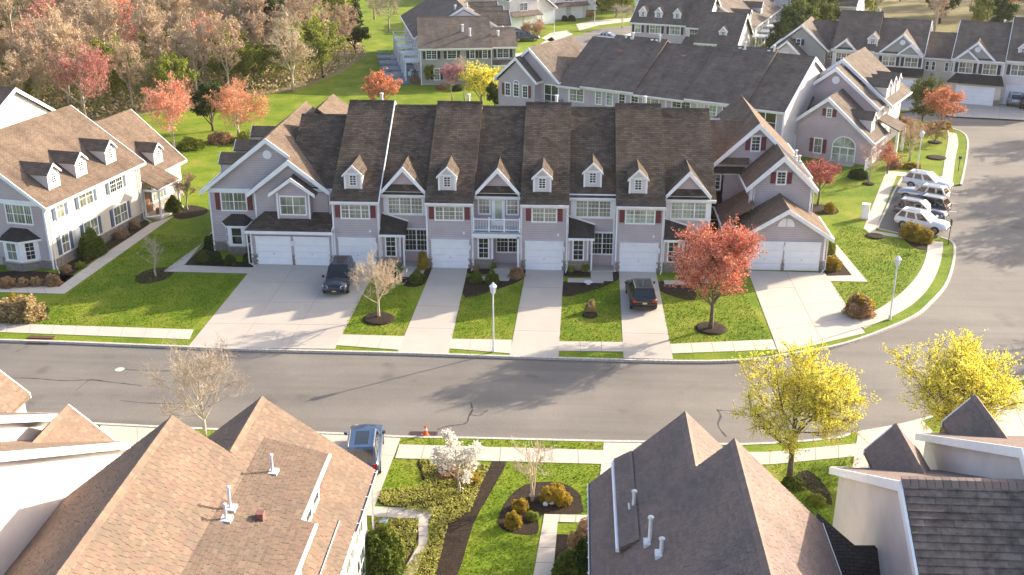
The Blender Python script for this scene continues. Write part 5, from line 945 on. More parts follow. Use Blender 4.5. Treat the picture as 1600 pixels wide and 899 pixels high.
def make_tree(h, cr, th, seed, limbs=12, sub=8, twig=7, leaf=None, nleaf=3, lsize=.14, bark='bark', up=.45, r0=.16, low=.0, multi_=1, cz=None, ch=None, tw=1, twr=.014, spread=.5, name='trunk'):
    """h total height, cr crown radius, th bare trunk height; returns (wood mesh, twig mesh, leaf mesh)"""
    rs = random.Random(seed); nr = np.random.RandomState(seed); wood = MB(); tg = MB(); pts = []
    cz = cz if cz else (h + th) / 2; hh = ch if ch else (h - th) / 2
    stems = []
    for k in range(multi_):
        a = rs.uniform(0, 6.28); ln = cr * .45 if multi_ > 1 else .12; top = Vector((cos(a) * ln, sin(a) * ln, h * .86))
        P = [Vector((cos(a) * .1 * (multi_ > 1), sin(a) * .1 * (multi_ > 1), -.1))]
        for q in range(1, 7): t = q / 6; P.append(Vector((top.x * t ** 1.3 + rs.uniform(-.07, .07) * (q < 6), top.y * t ** 1.3 + rs.uniform(-.07, .07), top.z * t)))
        R = [r0 * 1.35, r0 * .95] + [r0 * (1 - .8 * q / 6) for q in range(2, 7)]
        wood.tube(P, [r / (multi_ ** .5) for r in R], 7); stems.append((P, R))
    def crown_pt(z_bias):
        while True:
            d = Vector((rs.gauss(0, 1), rs.gauss(0, 1), rs.gauss(z_bias, .8))).normalized()
            if d.z > -.75 + low: break
        k = rs.uniform(.82, 1.04) ; return Vector((d.x * cr * k, d.y * cr * k, cz + d.z * hh * k))
    def curve(a, b, n, sag):
        m = (a + b) / 2; m += Vector((0, 0, -sag * (b - a).length)) + Vector([rs.uniform(-1, 1) for _ in range(3)]) * .06 * (b - a).length
        return [(a * (1 - t) ** 2 + m * 2 * t * (1 - t) + b * t * t) for t in [q / n for q in range(n + 1)]]
    for i in range(limbs):
        P, R = stems[i % multi_]; t = th / h + (1 - th / h) * .75 * ((i + rs.random()) / limbs); t = max(.12, min(.95, t / .9)); q = t * 6; j = min(5, int(q)); s = P[j].lerp(P[j + 1], q - j)
        e = crown_pt(.15 + t * .5); 
        if (e - s).length < .3 * cr: e = s + (e - s).normalized() * .5 * cr
        if e.z < s.z + up * .5 * (e - s).length - .6: e.z = max(e.z, s.z + rs.uniform(0, .3) * up)
        L = curve(s, e, 5, .12 * up); rr = max(.02, R[j] * .5) / (multi_ ** .5); wood.tube(L, [rr * (1 - .82 * k / 5) for k in range(6)], 5, False)
        for k in range(sub):
            t2 = rs.uniform(.25, 1.0); jj = min(4, int(t2 * 5)); s2 = L[jj].lerp(L[jj + 1], t2 * 5 - jj)
            d = (L[jj + 1] - L[jj]).normalized(); o = Vector((rs.gauss(0, 1), rs.gauss(0, 1), rs.gauss(up * .7, .6))).normalized(); l2 = cr * rs.uniform(.28, .6) * (1.15 - t2 * .5)
            e2 = s2 + (d * .7 + o * spread * 1.5).normalized() * l2
            L2 = curve(s2, e2, 3, .08 * up); r2 = max(twr * 1.3, rr * .4 * (1.1 - t2 * .6)); (wood if r2 > twr * 1.5 else tg).tube(L2, [r2, r2 * .75, r2 * .5, r2 * .3], 4 if r2 > .02 else 3, False)
            for m in range(twig):
                t3 = rs.uniform(.2, 1.0); q3 = min(2, int(t3 * 3)); s3 = L2[q3].lerp(L2[q3 + 1], t3 * 3 - q3); d3 = (L2[q3 + 1] - L2[q3]).normalized()
                o = Vector((rs.gauss(0, 1), rs.gauss(0, 1), rs.gauss(up * .6, .7))).normalized(); e3 = s3 + (d3 * .6 + o).normalized() * cr * rs.uniform(.1, .26)
                tg.tube([s3, e3], [twr, twr * .45], 3, False); 
                for z in range(nleaf): pts.append(tuple(s3.lerp(e3, rs.uniform(.15, 1.05)) + Vector([rs.gauss(0, lsize * .5) for _ in range(3)])))
    wm = wood.mesh('trunk', bark, True, False); tm = tg.mesh('twigs', bark, False, False); lm = None
    if leaf and pts: C = np.array(pts); u, v = rand_uv(nr, len(C), lsize); lm = quads_mesh('crown', C, u, v, leaf)
    return wm, tm, lm
def plant_tree(name, label, cat, pos, meshes, s=1.0, rz=0.0, group=None):
    T = thing(name, label, cat, pos[0], pos[1], rz, group); T.scale = (s, s, s) if not hasattr(s, '__len__') else s
    link('trunk', meshes[0], T); 
    if meshes[1]: link('twigs', meshes[1], T)
    if meshes[2]: link('crown', meshes[2], T)
    return T
# street and garden trees
plant_tree('bare_tree', 'small bare tan tree in a mulch ring beside the dark SUV', 'tree', at(592, 497), make_tree(4.55, 1.95, 1.1, 3, 22, 9, 7, 'tan_buds', 1, .04, 'pale_bark', .9, .10, low=.35, twr=.012), 1)
plant_tree('red_maple', 'round red budding tree before the right end of the row', 'tree', at(1110, 515), make_tree(7.5, 2.95, 1.7, 5, 32, 12, 11, 'red_buds', 7, .11, 'bark', .7, .15, low=.1, twr=.013), 1)
plant_tree('bare_tree', 'pale leafless tree on the near verge, lower left', 'tree', at(320, 681), make_tree(5.4, 2.7, .9, 8, 26, 10, 10, 'tan_buds', 1, .05, 'grey_bark', .9, .10, low=.2, twr=.009), 1)
plant_tree('yellow_tree', 'bright yellow tree standing between the two near right houses', 'tree', at(1233, 755), make_tree(7.2, 3.0, 1.8, 11, 26, 11, 9, 'yellow_leaves', 12, .085, 'bark', .35, .17, low=.3, twr=.012), 1)
plant_tree('yellow_tree', 'larger bright yellow tree at the right, over the corner driveway', 'tree', at(1464, 714), make_tree(6.5, 3.6, 1.5, 14, 30, 11, 9, 'yellow_leaves', 11, .09, 'bark', .35, .19, low=.3, twr=.012), 1)
plant_tree('magnolia', 'white blossoming magnolia over the near ground cover bed', 'tree', at(717, 772), make_tree(3.4, 1.25, .7, 17, 14, 7, 7, 'white_blossom', 4, .12, 'grey_bark', .5, .07, twr=.01), 1)
plant_tree('crape_myrtle', 'multi-stemmed bare tree in the kidney shaped mulch bed', 'tree', at(832, 782), make_tree(3.7, 1.25, .9, 19, 14, 6, 5, 'tan_buds', 1, .05, 'pale_bark', 1.0, .1, multi_=4, twr=.01), 1)
plant_tree('crape_myrtle', 'multi-stemmed bare tree in a mulch ring on the left lawn', 'tree', at(242, 432), make_tree(3.3, .95, .8, 21, 14, 6, 5, None, 1, .05, 'grey_bark', 1.0, .1, multi_=4, twr=.012), 1)
plant_tree('small_tree', 'small brown budding tree beside the cream house porch', 'tree', at(293, 328), make_tree(3.6, 1.2, .9, 22, 14, 7, 6, 'rust_leaves', 3, .1, 'grey_bark', .6, .08), 1)
plant_tree('plum_tree', 'dark red small tree right of the row\'s end gable', 'tree', at(1277, 321), make_tree(4.4, 1.75, 1.0, 24, 18, 8, 8, 'crimson_buds', 4, .11, 'bark', .5, .1, low=.2), 1)
plant_tree('cherry_tree', 'thin pinkish bare tree in the lawn near the parked cars', 'tree', at(1357, 288), make_tree(4.7, 1.45, 1.4, 26, 14, 7, 6, 'pink_buds', 1, .08, 'grey_bark', .6, .09), 1)
plant_tree('red_maple', 'round orange red tree at the street corner, right side', 'tree', at(1468, 205), make_tree(5.0, 2.6, .9, 28, 20, 9, 9, 'orange_buds', 5, .13, 'bark', .5, .1), 1)
plant_tree('oak_tree', 'olive green bushy tree just left of the round orange tree', 'tree', at(1441, 192), make_tree(5.6, 2.2, .5, 29, 20, 9, 9, 'box_leaves', 6, .17, 'bark', .4, .12), 1)
plant_tree('birch_clump', 'pale stemmed birch clump in the corner garden', 'tree', at(1421, 252), make_tree(4.3, 1.5, 1.2, 30, 14, 6, 6, 'rust_leaves', 2, .1, 'pale_bark', .9, .1, multi_=5), 1)
plant_tree('small_tree', 'brown twiggy bush-like tree beside the corner sidewalk', 'tree', at(1461, 224), make_tree(2.5, 1.5, .3, 31, 14, 7, 7, 'rust_leaves', 3, .1, 'bark', .5, .07), 1)
plant_tree('small_tree', 'russet bush-like tree against the corner house porch', 'tree', at(1386, 272), make_tree(3.4, 1.5, .3, 32, 14, 7, 7, 'red_buds', 3, .11, 'bark', .5, .07), 1)
plant_tree('small_tree', 'brown leaved tree behind the birch clump', 'tree', at(1420, 228), make_tree(3.0, 1.9, .3, 33, 14, 7, 7, 'rust_leaves', 4, .11, 'bark', .5, .07), 1)
OR = make_tree(6.6, 3.3, 1.0, 35, 22, 9, 9, 'orange_buds', 4, .15, 'grey_bark', .5, .14)
plant_tree('red_maple', 'tall red pink tree beyond the cream house wing, left', 'tree', at(272, 238), make_tree(7.6, 3.0, 1.7, 36, 22, 9, 9, 'red_buds', 4, .14, 'grey_bark', .4, .14, cz=5.4, ch=2.6), 1)
plant_tree('red_maple', 'spreading orange red tree behind the left end townhouse', 'tree', at(373, 218), OR, 1)
plant_tree('holly_tree', 'dark evergreen between the two red trees at the left', 'tree', at(333, 205), make_tree(6.0, 1.9, .3, 37, 20, 9, 9, 'evergreen', 7, .2, 'dark_bark', .3, .12), 1)
plant_tree('red_maple', 'vivid orange tree just behind the row\'s leftmost ridge', 'tree', at(600, 172), make_tree(4.6, 2.4, .9, 38, 18, 8, 8, 'orange_buds', 5, .17, 'bark', .4, .1), 1)
plant_tree('weeping_willow', 'bright yellow drooping tree behind the middle row', 'tree', at(752, 162), make_tree(5.2, 2.9, .6, 39, 20, 9, 9, 'yellow_leaves', 5, .17, 'bark', .1, .12), 1)
plant_tree('cherry_tree', 'pink blossoming tree before the brown roofed townhouse', 'tree', at(706, 160), make_tree(4.9, 1.5, 1.5, 40, 14, 7, 7, 'pink_buds', 5, .16, 'grey_bark', .4, .09, cz=4.0, ch=1.1), 1)
plant_tree('bare_tree', 'leafless tan tree left of the bright yellow willow', 'tree', at(726, 158), make_tree(6.2, 1.7, 1.5, 41, 14, 7, 7, 'tan_buds', 1, .1, 'grey_bark', .6, .09), 1)
plant_tree('columnar_shrub', 'clipped columnar evergreen at the brown roofed house corner', 'shrub', at(671, 133), make_tree(3.4, .75, .1, 42, 16, 8, 8, 'young_leaves', 5, .16, 'bark', .8, .06), 1)
plant_tree('cone_shrub', 'small dark conical evergreen beside the yellow willow', 'shrub', at(773, 170), make_tree(3.4, 1.0, .1, 43, 18, 8, 8, 'evergreen', 6, .18, 'bark', .5, .06), 1)
plant_tree('red_maple', 'pinkish red tree top showing over the middle of the row', 'tree', at(820, 184), make_tree(5.0, 2.3, .9, 44, 16, 8, 8, 'red_buds', 4, .16, 'bark', .5, .1), 1)
plant_tree('small_tree', 'fresh green tree top over the row before the dark roofed block', 'tree', at(968, 190), make_tree(5.6, 2.0, 1.0, 45, 14, 7, 7, 'young_leaves', 4, .18, 'bark', .5, .1), 1)
plant_tree('bare_tree', 'lone leafless tree at the wood edge on the meadow', 'tree', at(458, 143), make_tree(9.8, 3.1, 2.2, 46, 22, 9, 8, 'tan_buds', 1, .12, 'pale_bark', .8, .2, twr=.03), 1)
BT = make_tree(6.0, 2.4, 1.4, 47, 16, 8, 7, 'tan_buds', 1, .1, 'grey_bark', .7, .12, twr=.024)
for i, (x, y, s, l) in enumerate([(1013, 56, .9, 'small leafless street tree beside the top street'), (972, 44, .8, 'leafless street tree further along the top street'), (1067, 75, .7, 'leafless tree before the three dormer block'), (608, 50, 1.4, 'bare tree on the far meadow left of the slate roofs'), (585, 30, 1.6, 'bare tree at the far left of the meadow gap'), (618, 14, 1.5, 'bare tree at the top edge over the meadow'), (1280, 88, .9, 'leafless tree in the notch of the upper right block'), (1452, 118, .9, 'grey leafless tree before the low link house'), (728, 20, 1.0, 'bare tree between the far slate roofs')]):
    x, y = at(x, y); plant_tree('bare_tree', l, 'tree', (x, y), BT, s, i * 1.3)
GT = make_tree(5.2, 2.6, .6, 48, 20, 9, 9, 'young_leaves', 6, .26, 'bark', .4, .12); ET = make_tree(9.0, 2.9, .4, 49, 26, 10, 9, 'evergreen', 7, .3, 'dark_bark', .35, .18, cz=4.2, ch=4.6); MT2 = make_tree(8.0, 3.0, .6, 50, 24, 10, 9, 'box_leaves', 7, .28, 'dark_bark', .35, .18)
plant_tree('round_tree', 'round green tree at the top edge by the street bend', 'tree', at(963, 27), GT, 1.3); plant_tree('small_tree', 'brown shrubby tree beside the blue and dark far cars', 'tree', at(834, 60), make_tree(3.4, 2.2, .2, 51, 14, 7, 7, 'rust_leaves', 4, .2, 'bark', .4, .08), 1)
plant_tree('cone_shrub', 'black green arched shrub at the far house, top', 'shrub', at(940, 22), ET, .45)
for i, (x, y, m, s) in enumerate([(1232, 92, ET, .9), (1248, 80, MT2, 1.0), (1262, 66, MT2, 1.1), (1283, 52, MT2, 1.15), (1300, 40, GT, 2.1), (1215, 106, ET, .7), (1322, 38, GT, 1.8)]):
    plant_tree('conifer' if m is ET else 'screen_tree', ['lowest dark conifer of the screen beside the navy roofed block', 'second green tree up the screen by the porches', 'middle dense green tree of the slanting screen', 'fourth dense green tree up the slanting screen', 'yellow green tree near the top of the screen', 'small dark conifer at the foot of the screen', 'yellow green tree at the head of the screen'][i], 'tree', at(x, y), m, s, i)

for i, (x, y, s_) in enumerate([(1590, 300, 1.25), (1600, 375, 1.3), (1612, 575, 1.35), (1600, 232, 1.1), (1640, 330, 1.3)]):
    q = at(x, y); L_ = 4.2 * s_ / math.tan(SUN_EL); plant_tree('bare_tree', ['street tree right of the frame, upper one of the road edge', 'street tree right of the frame, middle one of the road edge', 'street tree right of the frame, by the near corner driveway', 'street tree right of the frame, nearest the upper garages', 'street tree right of the frame, farthest from the kerb'][i], 'tree', (q[0] + cos(SUN_AZ) * L_, q[1] + sin(SUN_AZ) * L_), OR if i != 2 else BT, s_, i)
# woodland
FT = {}
def ft(k, *a, **kw): FT[k] = make_tree(*a, **kw)
ft('bare', 12.5, 3.0, 3.5, 61, 22, 9, 8, 'tan_buds', 3, .15, 'grey_bark', 1.0, .2, twr=.035); ft('bare2', 14, 2.7, 5, 62, 22, 9, 8, 'tan_buds', 3, .16, 'pale_bark', 1.1, .18, twr=.035)
ft('rust', 11.5, 2.7, 3, 63, 22, 9, 8, 'wood_buds', 3, .16, 'grey_bark', .8, .17, twr=.03); ft('red', 11.0, 3.0, 3, 64, 20, 8, 8, 'red_buds', 3, .18, 'grey_bark', .7, .17, twr=.03)
ft('green', 7.5, 3.1, 1.0, 65, 18, 8, 8, 'young_leaves', 5, .28, 'bark', .5, .15); ft('ever', 12, 2.9, .8, 66, 24, 9, 9, 'evergreen', 6, .36, 'dark_bark', .35, .2, cz=6, ch=6.2); ft('crim', 9.0, 3.8, 2.0, 67, 24, 9, 9, 'crimson_buds', 3, .19, 'grey_bark', .6, .17)
LBL = {'bare': 'tall leafless grey tree of the wood', 'bare2': 'tall slender pale trunked tree of the wood', 'rust': 'tan budding woodland tree with a brownish crown', 'red': 'reddish budding woodland tree among the bare ones', 'green': 'low fresh green tree in the woodland understorey', 'ever': 'dark evergreen woodland tree', 'crim': 'deep crimson woodland tree'}
GRP = {'bare': 'grey leafless trees of the wood', 'bare2': 'slender pale trees of the wood', 'rust': 'tan budding trees of the wood', 'red': 'reddish budding trees of the wood', 'green': 'fresh green understorey trees of the wood', 'ever': 'dark evergreens of the wood', 'crim': 'crimson trees of the wood'}
def inside(p, P):
    c = False; j = len(P) - 1
    for i in range(len(P)):
        if (P[i][1] > p[1]) != (P[j][1] > p[1]) and p[0] < (P[j][0] - P[i][0]) * (p[1] - P[i][1]) / (P[j][1] - P[i][1]) + P[i][0]: c = not c
        j = i
    return c
WL = [(-66, 38), (-48, 42), (-36, 50), (-27, 58), (-16, 70), (-12, 84), (-11, 98), (-16, 115), (-22, 130), (-33, 150), (-60, 178), (-130, 190), (-130, 38)]
WR = [(80, 106), (100, 99), (130, 88), (150, 92), (160, 190), (92, 195), (84, 150)]
rnd = random.Random(99); placed = []; roots = {}
def wood_tree(k, x, y, s, rz, label=None):
    if label: plant_tree('woodland_tree', label, 'tree', (x, y), FT[k], s, rz); return
    if k not in roots: roots[k] = plant_tree('woodland_tree', LBL[k], 'tree', (x, y), FT[k], s, rz, GRP[k])
    else: copy_thing(roots[k], (x, y, 0), rz, LBL[k], s, GRP[k])
for a, b, k, s, l in ((135, 188, 'crim', .98, 'broad crimson tree at the wood\'s front, behind the cream house'), (345, 132, 'red', .95, 'tall red topped tree at the top of the wood, left of the meadow'), (218, 88, 'crim', .6, 'small crimson crown amid bare trees, upper left'), (320, 140, 'red', .9, 'slim pinkish tree at the right part of the wood'), (80, 105, 'red', 1.0, 'faint red tree deep in the wood, upper left'), (505, 122, 'green', 1.1, 'bushy green tree closing the wood toward the meadow'), (555, 85, 'ever', .7, 'dark evergreen at the meadow corner of the wood'), (408, 128, 'rust', .9, 'orange brown tree left of the lone bare tree'), (520, 70, 'green', 1.6, 'rounded olive tree at the right tip of the wood'), (540, 95, 'rust', .8, 'peach budding tree at the right tip of the wood')):
    x, y = at(a, b); placed.append((x, y)); wood_tree(k, x, y, s, a, l)
def scatter(P, n, dmin, wts, bb, near=None):
    c = 0; t = 0
    while c < n and t < n * 60:
        t += 1; x, y = rnd.uniform(bb[0], bb[1]), rnd.uniform(bb[2], bb[3])
        if not inside((x, y), P) or any((x - a) ** 2 + (y - b) ** 2 < dmin * dmin for a, b in placed): continue
        k = rnd.choices(list(wts), list(wts.values()))[0]
        if x > -35 and x < 0 and y > 80 and k in ('bare', 'bare2') and rnd.random() < .4: k = rnd.choice(['green', 'rust', 'ever'])
        placed.append((x, y)); wood_tree(k, x, y, rnd.uniform(.78, 1.2), rnd.uniform(0, 6.28)); c += 1
scatter(WL, 225, 5.2, {'bare': 6, 'bare2': 7, 'rust': 7, 'red': 1.5, 'green': .9, 'ever': .6}, (-130, 0, 38, 190))
scatter([(-64, 38), (-46, 42), (-34, 50), (-25, 58), (-15, 70), (-12, 84), (-22, 90), (-40, 70), (-64, 56)], 30, 3.3, {'green': 3, 'rust': 4, 'bare': .5}, (-64, -8, 38, 92))
scatter(WR, 62, 7.5, {'rust': 4, 'bare': 2, 'red': 2, 'ever': 2.5, 'green': 2, 'crim': .5}, (78, 160, 85, 195))
# undergrowth
rs_ = np.random.RandomState(5)
def cover(name, P, dens, size, mat, zmax, lab=None, z0=.03, clump=1.2):
    xs = [p[0] for p in P]; ys = [p[1] for p in P]; A = (max(xs) - min(xs)) * (max(ys) - min(ys)); n = int(A * dens)
    X = rs_.uniform(min(xs), max(xs), n); Y = rs_.uniform(min(ys), max(ys), n); m = np.array([inside((a, b), P) for a, b in zip(X, Y)]); X, Y = X[m], Y[m]
    nz = np.array([mnoise.noise((a * clump, b * clump, 3.3)) * .5 + .5 for a, b in zip(X, Y)]); Z = z0 + rs_.uniform(0, 1, len(X)) * zmax * (.2 + nz)
    C = np.stack([X, Y, Z], 1); u, v = rand_uv(rs_, len(C), size); o = link(name, quads_mesh(name, C, u, v, mat)); return tag(o, kind='stuff')
cover('undergrowth', [(-66, 37), (-47, 41), (-34, 49), (-24, 58), (-13, 71), (-10, 84), (-9, 98), (-15, 116), (-21, 131), (-60, 150), (-100, 100), (-100, 37)], 7, .34, 'tan_buds', 2.2, clump=.2)
cover('undergrowth', [(-66, 38), (-47, 42), (-34, 50), (-24, 59), (-14, 72), (-11, 84), (-10, 98), (-16, 116), (-40, 100), (-66, 66)], 8, .32, 'young_leaves', 1.9, clump=.25)
for c in COVER: cover('ground_cover', px(*c), 420, .085, 'ground_cover_leaves', .2, clump=2.2)
def grass_tufts(P, dens, size=.07): 
    xs = [p[0] for p in P]; ys = [p[1] for p in P]; n = int((max(xs) - min(xs)) * (max(ys) - min(ys)) * dens); X = rs_.uniform(min(xs), max(xs), n); Y = rs_.uniform(min(ys), max(ys), n)
    m = np.array([inside((a, b), P) for a, b in zip(X, Y)]); X, Y = X[m], Y[m]; n = len(X); a = rs_.uniform(0, 6.28, n); C = np.stack([X, Y, np.full(n, .012)], 1)
    u = np.stack([np.cos(a), np.sin(a), a * 0], 1) * size; v = np.stack([rs_.normal(0, .3, n), rs_.normal(0, .3, n), np.ones(n)], 1) * (size * rs_.uniform(.4, 1.0, (n, 1))); tag(link('grass_tufts', quads_mesh('grass_tufts', C + v * .4, u, v, 'grass', True)), kind='stuff')
for g in ([(791, 722), (942, 727), (932, 801), (908, 801), (909, 787), (903, 769), (875, 752), (834, 752), (797, 775), (780, 800), (779, 824), (803, 836), (838, 836), (828, 905), (714, 905), (742, 819)], [(616, 718), (655, 717), (664, 752), (642, 764), (597, 766)], [(626, 685), (943, 692), (943, 703), (626, 695)], [(1202, 727), (1340, 715), (1345, 745), (1300, 800), (1290, 830)],
          [(560, 463), (640, 452), (632, 525), (534, 522)], [(721, 466), (820, 440), (798, 531), (704, 529)], [(880, 466), (966, 438), (973, 534), (873, 534)], [(1032, 460), (1160, 455), (1205, 530), (1045, 537)], [(1298, 442), (1356, 442), (1300, 372), (1320, 350), (1450, 392), (1412, 455), (1375, 481), (1330, 500)],
          [(30, 505), (95, 468), (235, 366), (330, 372), (262, 427), (386, 430), (300, 514), (0, 507)]): grass_tufts(px(*g), 55)

# shrubs
SH = {}
def shrub_mesh(kind, mat, seed, fuzz=.1, n=2600, size=.075, rough=.12):
    n = int(n * 1.7); fuzz *= 1.2
    rs = np.random.RandomState(seed); d = rs.normal(size=(n, 3)); d /= np.linalg.norm(d, axis=1)[:, None]; d[:, 2] = np.abs(d[:, 2]) * 1.0 - .12
    nz = np.array([mnoise.noise((q[0] * 2.2 + seed, q[1] * 2.2, q[2] * 2.2)) for q in d]); r = (1 + nz * rough * 2) * (1 - np.abs(rs.normal(0, fuzz, n)))
    C = d * r[:, None] * .5; C[:, 2] = C[:, 2] * 2 + 0.06; u, v = rand_uv(rs, n, size); me = quads_mesh('leaves', C, u, v, mat)
    b = bmesh.new(); bmesh.ops.create_icosphere(b, subdivisions=3, radius=.37)
    for q in b.verts: q.co *= 1 + mnoise.noise(q.co * 5 + Vector((seed, 0, 0))) * rough * 1.5; q.co.z = max(-.02, q.co.z) * 2
    core = bpy.data.meshes.new('twig_mass'); b.to_mesh(core); b.free(); core.materials.append(MT[mat]); SH[kind] = (me, core)
shrub_mesh('box', 'box_leaves', 1); shrub_mesh('ever', 'evergreen', 2); shrub_mesh('gold', 'golden_leaves', 3, .22, 2400, .085, .25); shrub_mesh('green', 'young_leaves', 4, .18, 2400, .08, .2); shrub_mesh('brown', 'rust_leaves', 5, .22, 2400, .08, .2); shrub_mesh('dry', 'dry_grass', 6, .25, 2600, .09, .3)
def shrub(a, b, w_, h_, kind, lab, group=None, world=None):
    x, y = world if world else at(a, b); T = thing('shrub', lab, 'shrub', x, y, random.uniform(0, 6.28), group); T.scale = (w_, w_, h_); link('leaves', SH[kind][0], T); link('twig_mass', SH[kind][1], T)
for a in [(145, 398, 2.2, 2.3, 'box', 'big round clipped bush against the cream house wall'), (13, 448, 1.3, .8, 'brown', 'leftmost brown clipped mound below the cream house bay window'), (37, 447, 1.0, .7, 'brown', 'second brown mound below the cream house bay window'), (58, 446, 1.0, .7, 'brown', 'third brown mound below the cream house bay window'), (84, 445, 1.3, .85, 'brown', 'brown mound nearest the cream house corner'),
          (103, 424, 1.0, .6, 'brown', 'low shrub just right of the cream house corner'), (127, 418, .9, .5, 'green', 'low green plant in the long cream house bed'), (190, 370, 1.3, .7, 'brown', 'low brown shrub along the middle of the cream house bed'), (210, 356, 1.1, .7, 'brown', 'low brown shrub near the cream house porch'), (272, 330, 1.6, 1.5, 'box', 'green bush behind the small brown tree by the porch'),
          (10, 497, 2.6, 1.3, 'dry', 'golden clump of tall grass at the left edge verge'), (45, 498, 2.4, 1.7, 'dry', 'tall pale ornamental grass left of the left lawn'), (28, 485, 1.8, 1.2, 'gold', 'yellow shrub amid the ornamental grasses'),
          (318, 408, 1.1, .9, 'box', 'round green ball shrub left of the end house bay'), (338, 410, 1.1, 1.0, 'ever', 'dark shrub under the left end bay window'), (360, 413, 1.0, .8, 'ever', 'dark low shrub before the left end bay window'), (388, 410, 1.0, .8, 'ever', 'dark shrub right of the left end bay window'), (330, 387, 1.2, 1.2, 'ever', 'dark shrub at the left corner of the end house'),
          (652, 440, 1.2, 1.0, 'box', 'dark green ball at the edge of the first entry bed'), (661, 420, .9, 1.5, 'gold', 'upright yellow green conifer shrub by the first entry'), (600, 425, 1.0, .8, 'brown', 'shrub behind the small bare tan tree'), (744, 441, 1.0, 1.0, 'box', 'left clipped ball of the pair by the lamp post'), (769, 442, 1.1, 1.05, 'box', 'right clipped ball of the pair by the lamp post'),
          (807, 433, 1.3, .9, 'brown', 'reddish mound before the balcony house'), (742, 422, .6, .4, 'brown', 'tiny shrub before the balcony house stone base'), (771, 420, .6, .5, 'green', 'tiny green shrub by the balcony house porch'), (892, 424, .6, .5, 'green', 'tiny green shrub left in the third entry bed'), (914, 423, .7, .7, 'green', 'small green shrub right in the third entry bed'), (1000, 0, 0, 0, '', '')][:-1]: shrub(*a)
for a in [(922, 488, .8, .9, 'dry', 'small leafy sapling shrub on the third lawn'), (1300, 420, 1.4, 1.1, 'gold', 'orange yellow shrub right of the twin garage doors'), (1296, 395, 1.0, 1.2, 'green', 'narrow green shrub at the garage side wall'), (1342, 492, 2.2, 1.5, 'brown', 'rounded brown green shrub beside the right driveway'), (1343, 490, 2.0, 1.5, 'gold', 'green tips rising from the rounded shrub by the driveway'),
          (1423, 371, 1.9, 1.3, 'gold', 'left golden shrub hiding the nearest white car wheel'), (1442, 378, 1.7, 1.2, 'gold', 'right golden shrub at the parking bay corner'), (1296, 331, 1.1, .9, 'gold', 'bright yellow shrub under the dark red tree'), (1403, 205, 1.7, 1.9, 'ever', 'dark clipped egg shaped shrub by the corner house'), (1424, 262, 1.9, .6, 'gold', 'low yellow plants round the birch clump'), (1398, 262, 1.6, 1.1, 'brown', 'brown shrub by the corner house porch steps'),
          (1475, 200, 2.0, .8, 'gold', 'low golden hedge clump behind the corner sidewalk'), (1452, 206, 2.0, .8, 'brown', 'low brown hedge clump near the orange tree'), (1340, 278, 2.0, 1.0, 'ever', 'dark low shrub below the arched window'), (1300, 268, 2.0, .9, 'brown', 'low reddish shrub under the red shuttered window'),
          (598, 893, 2.1, 2.5, 'box', 'big egg shaped clipped yew beside the near left house'), (571, 870, 1.8, 1.3, 'green', 'bright green bush at the near left house wall'), (562, 905, 1.6, 1.2, 'green', 'light bush at the bottom beside the near left house'), (912, 868, 1.6, 1.9, 'brown', 'orange brown tall bush against the near right house'), (893, 905, 1.8, 1.6, 'box', 'dark green bush at the bottom by the near right house'), (918, 905, 1.5, 2.4, 'ever', 'dark yew in the corner under the near right gutter'),
          (802, 822, .9, .75, 'gold', 'left orange shrub in the kidney shaped bed'), (812, 795, .9, .6, 'gold', 'upper left orange shrub in the kidney bed'), (832, 810, .7, .4, 'green', 'tiny yellow green shrub in the kidney bed'), (858, 782, 1.0, .75, 'gold', 'left golden mound on the right of the kidney bed'), (878, 784, 1.1, .75, 'gold', 'right golden mound in the kidney bed'), (869, 775, .9, .7, 'gold', 'rear golden mound in the kidney bed'),
          (1275, 785, 1.0, .4, 'green', 'low green shrub below the smaller yellow tree'), (1240, 758, 1.2, .5, 'box', 'small dark shrub at the foot of the smaller yellow tree'), (700, 742, 1.5, .6, 'brown', 'brown twigs under the white magnolia'), (735, 752, 1.2, .6, 'gold', 'orange shrub right under the magnolia'),
          (648, 130, 1.6, 1.0, 'brown', 'round brown bush at the terrace corner'), (690, 140, 1.6, .9, 'brown', 'low brown shrub before the brown roofed townhouse'), (713, 142, 1.6, .9, 'ever', 'dark low shrub under the pink tree'), (893, 33, 1.6, 1.2, 'ever', 'dark shrub beside the small white garage'), (882, 33, 1.4, 1.1, 'ever', 'second dark shrub beside the small white garage'), (922, 26, 2.0, 1.0, 'brown', 'pinkish bush beside the far twin garages'), (1030, 118, 2, 1, 'brown', 'low bush behind the dark roof ridge')]: shrub(*a)
# hedge-like bushes behind the left end house
for i, (a, b) in enumerate([(250, 238), (300, 232), (345, 222), (388, 222), (412, 214), (232, 232)]): shrub(a, b, 3.0, 1.3, ['brown', 'green', 'brown', 'green', 'brown', 'green'][i], ['brown low bush left of the red pink tree', 'green low bush right of the red pink tree', 'brown bush under the dark evergreen', 'green bush under the orange red tree', 'brown bush right of the orange red tree', 'green bush at the cream house roof corner'][i])

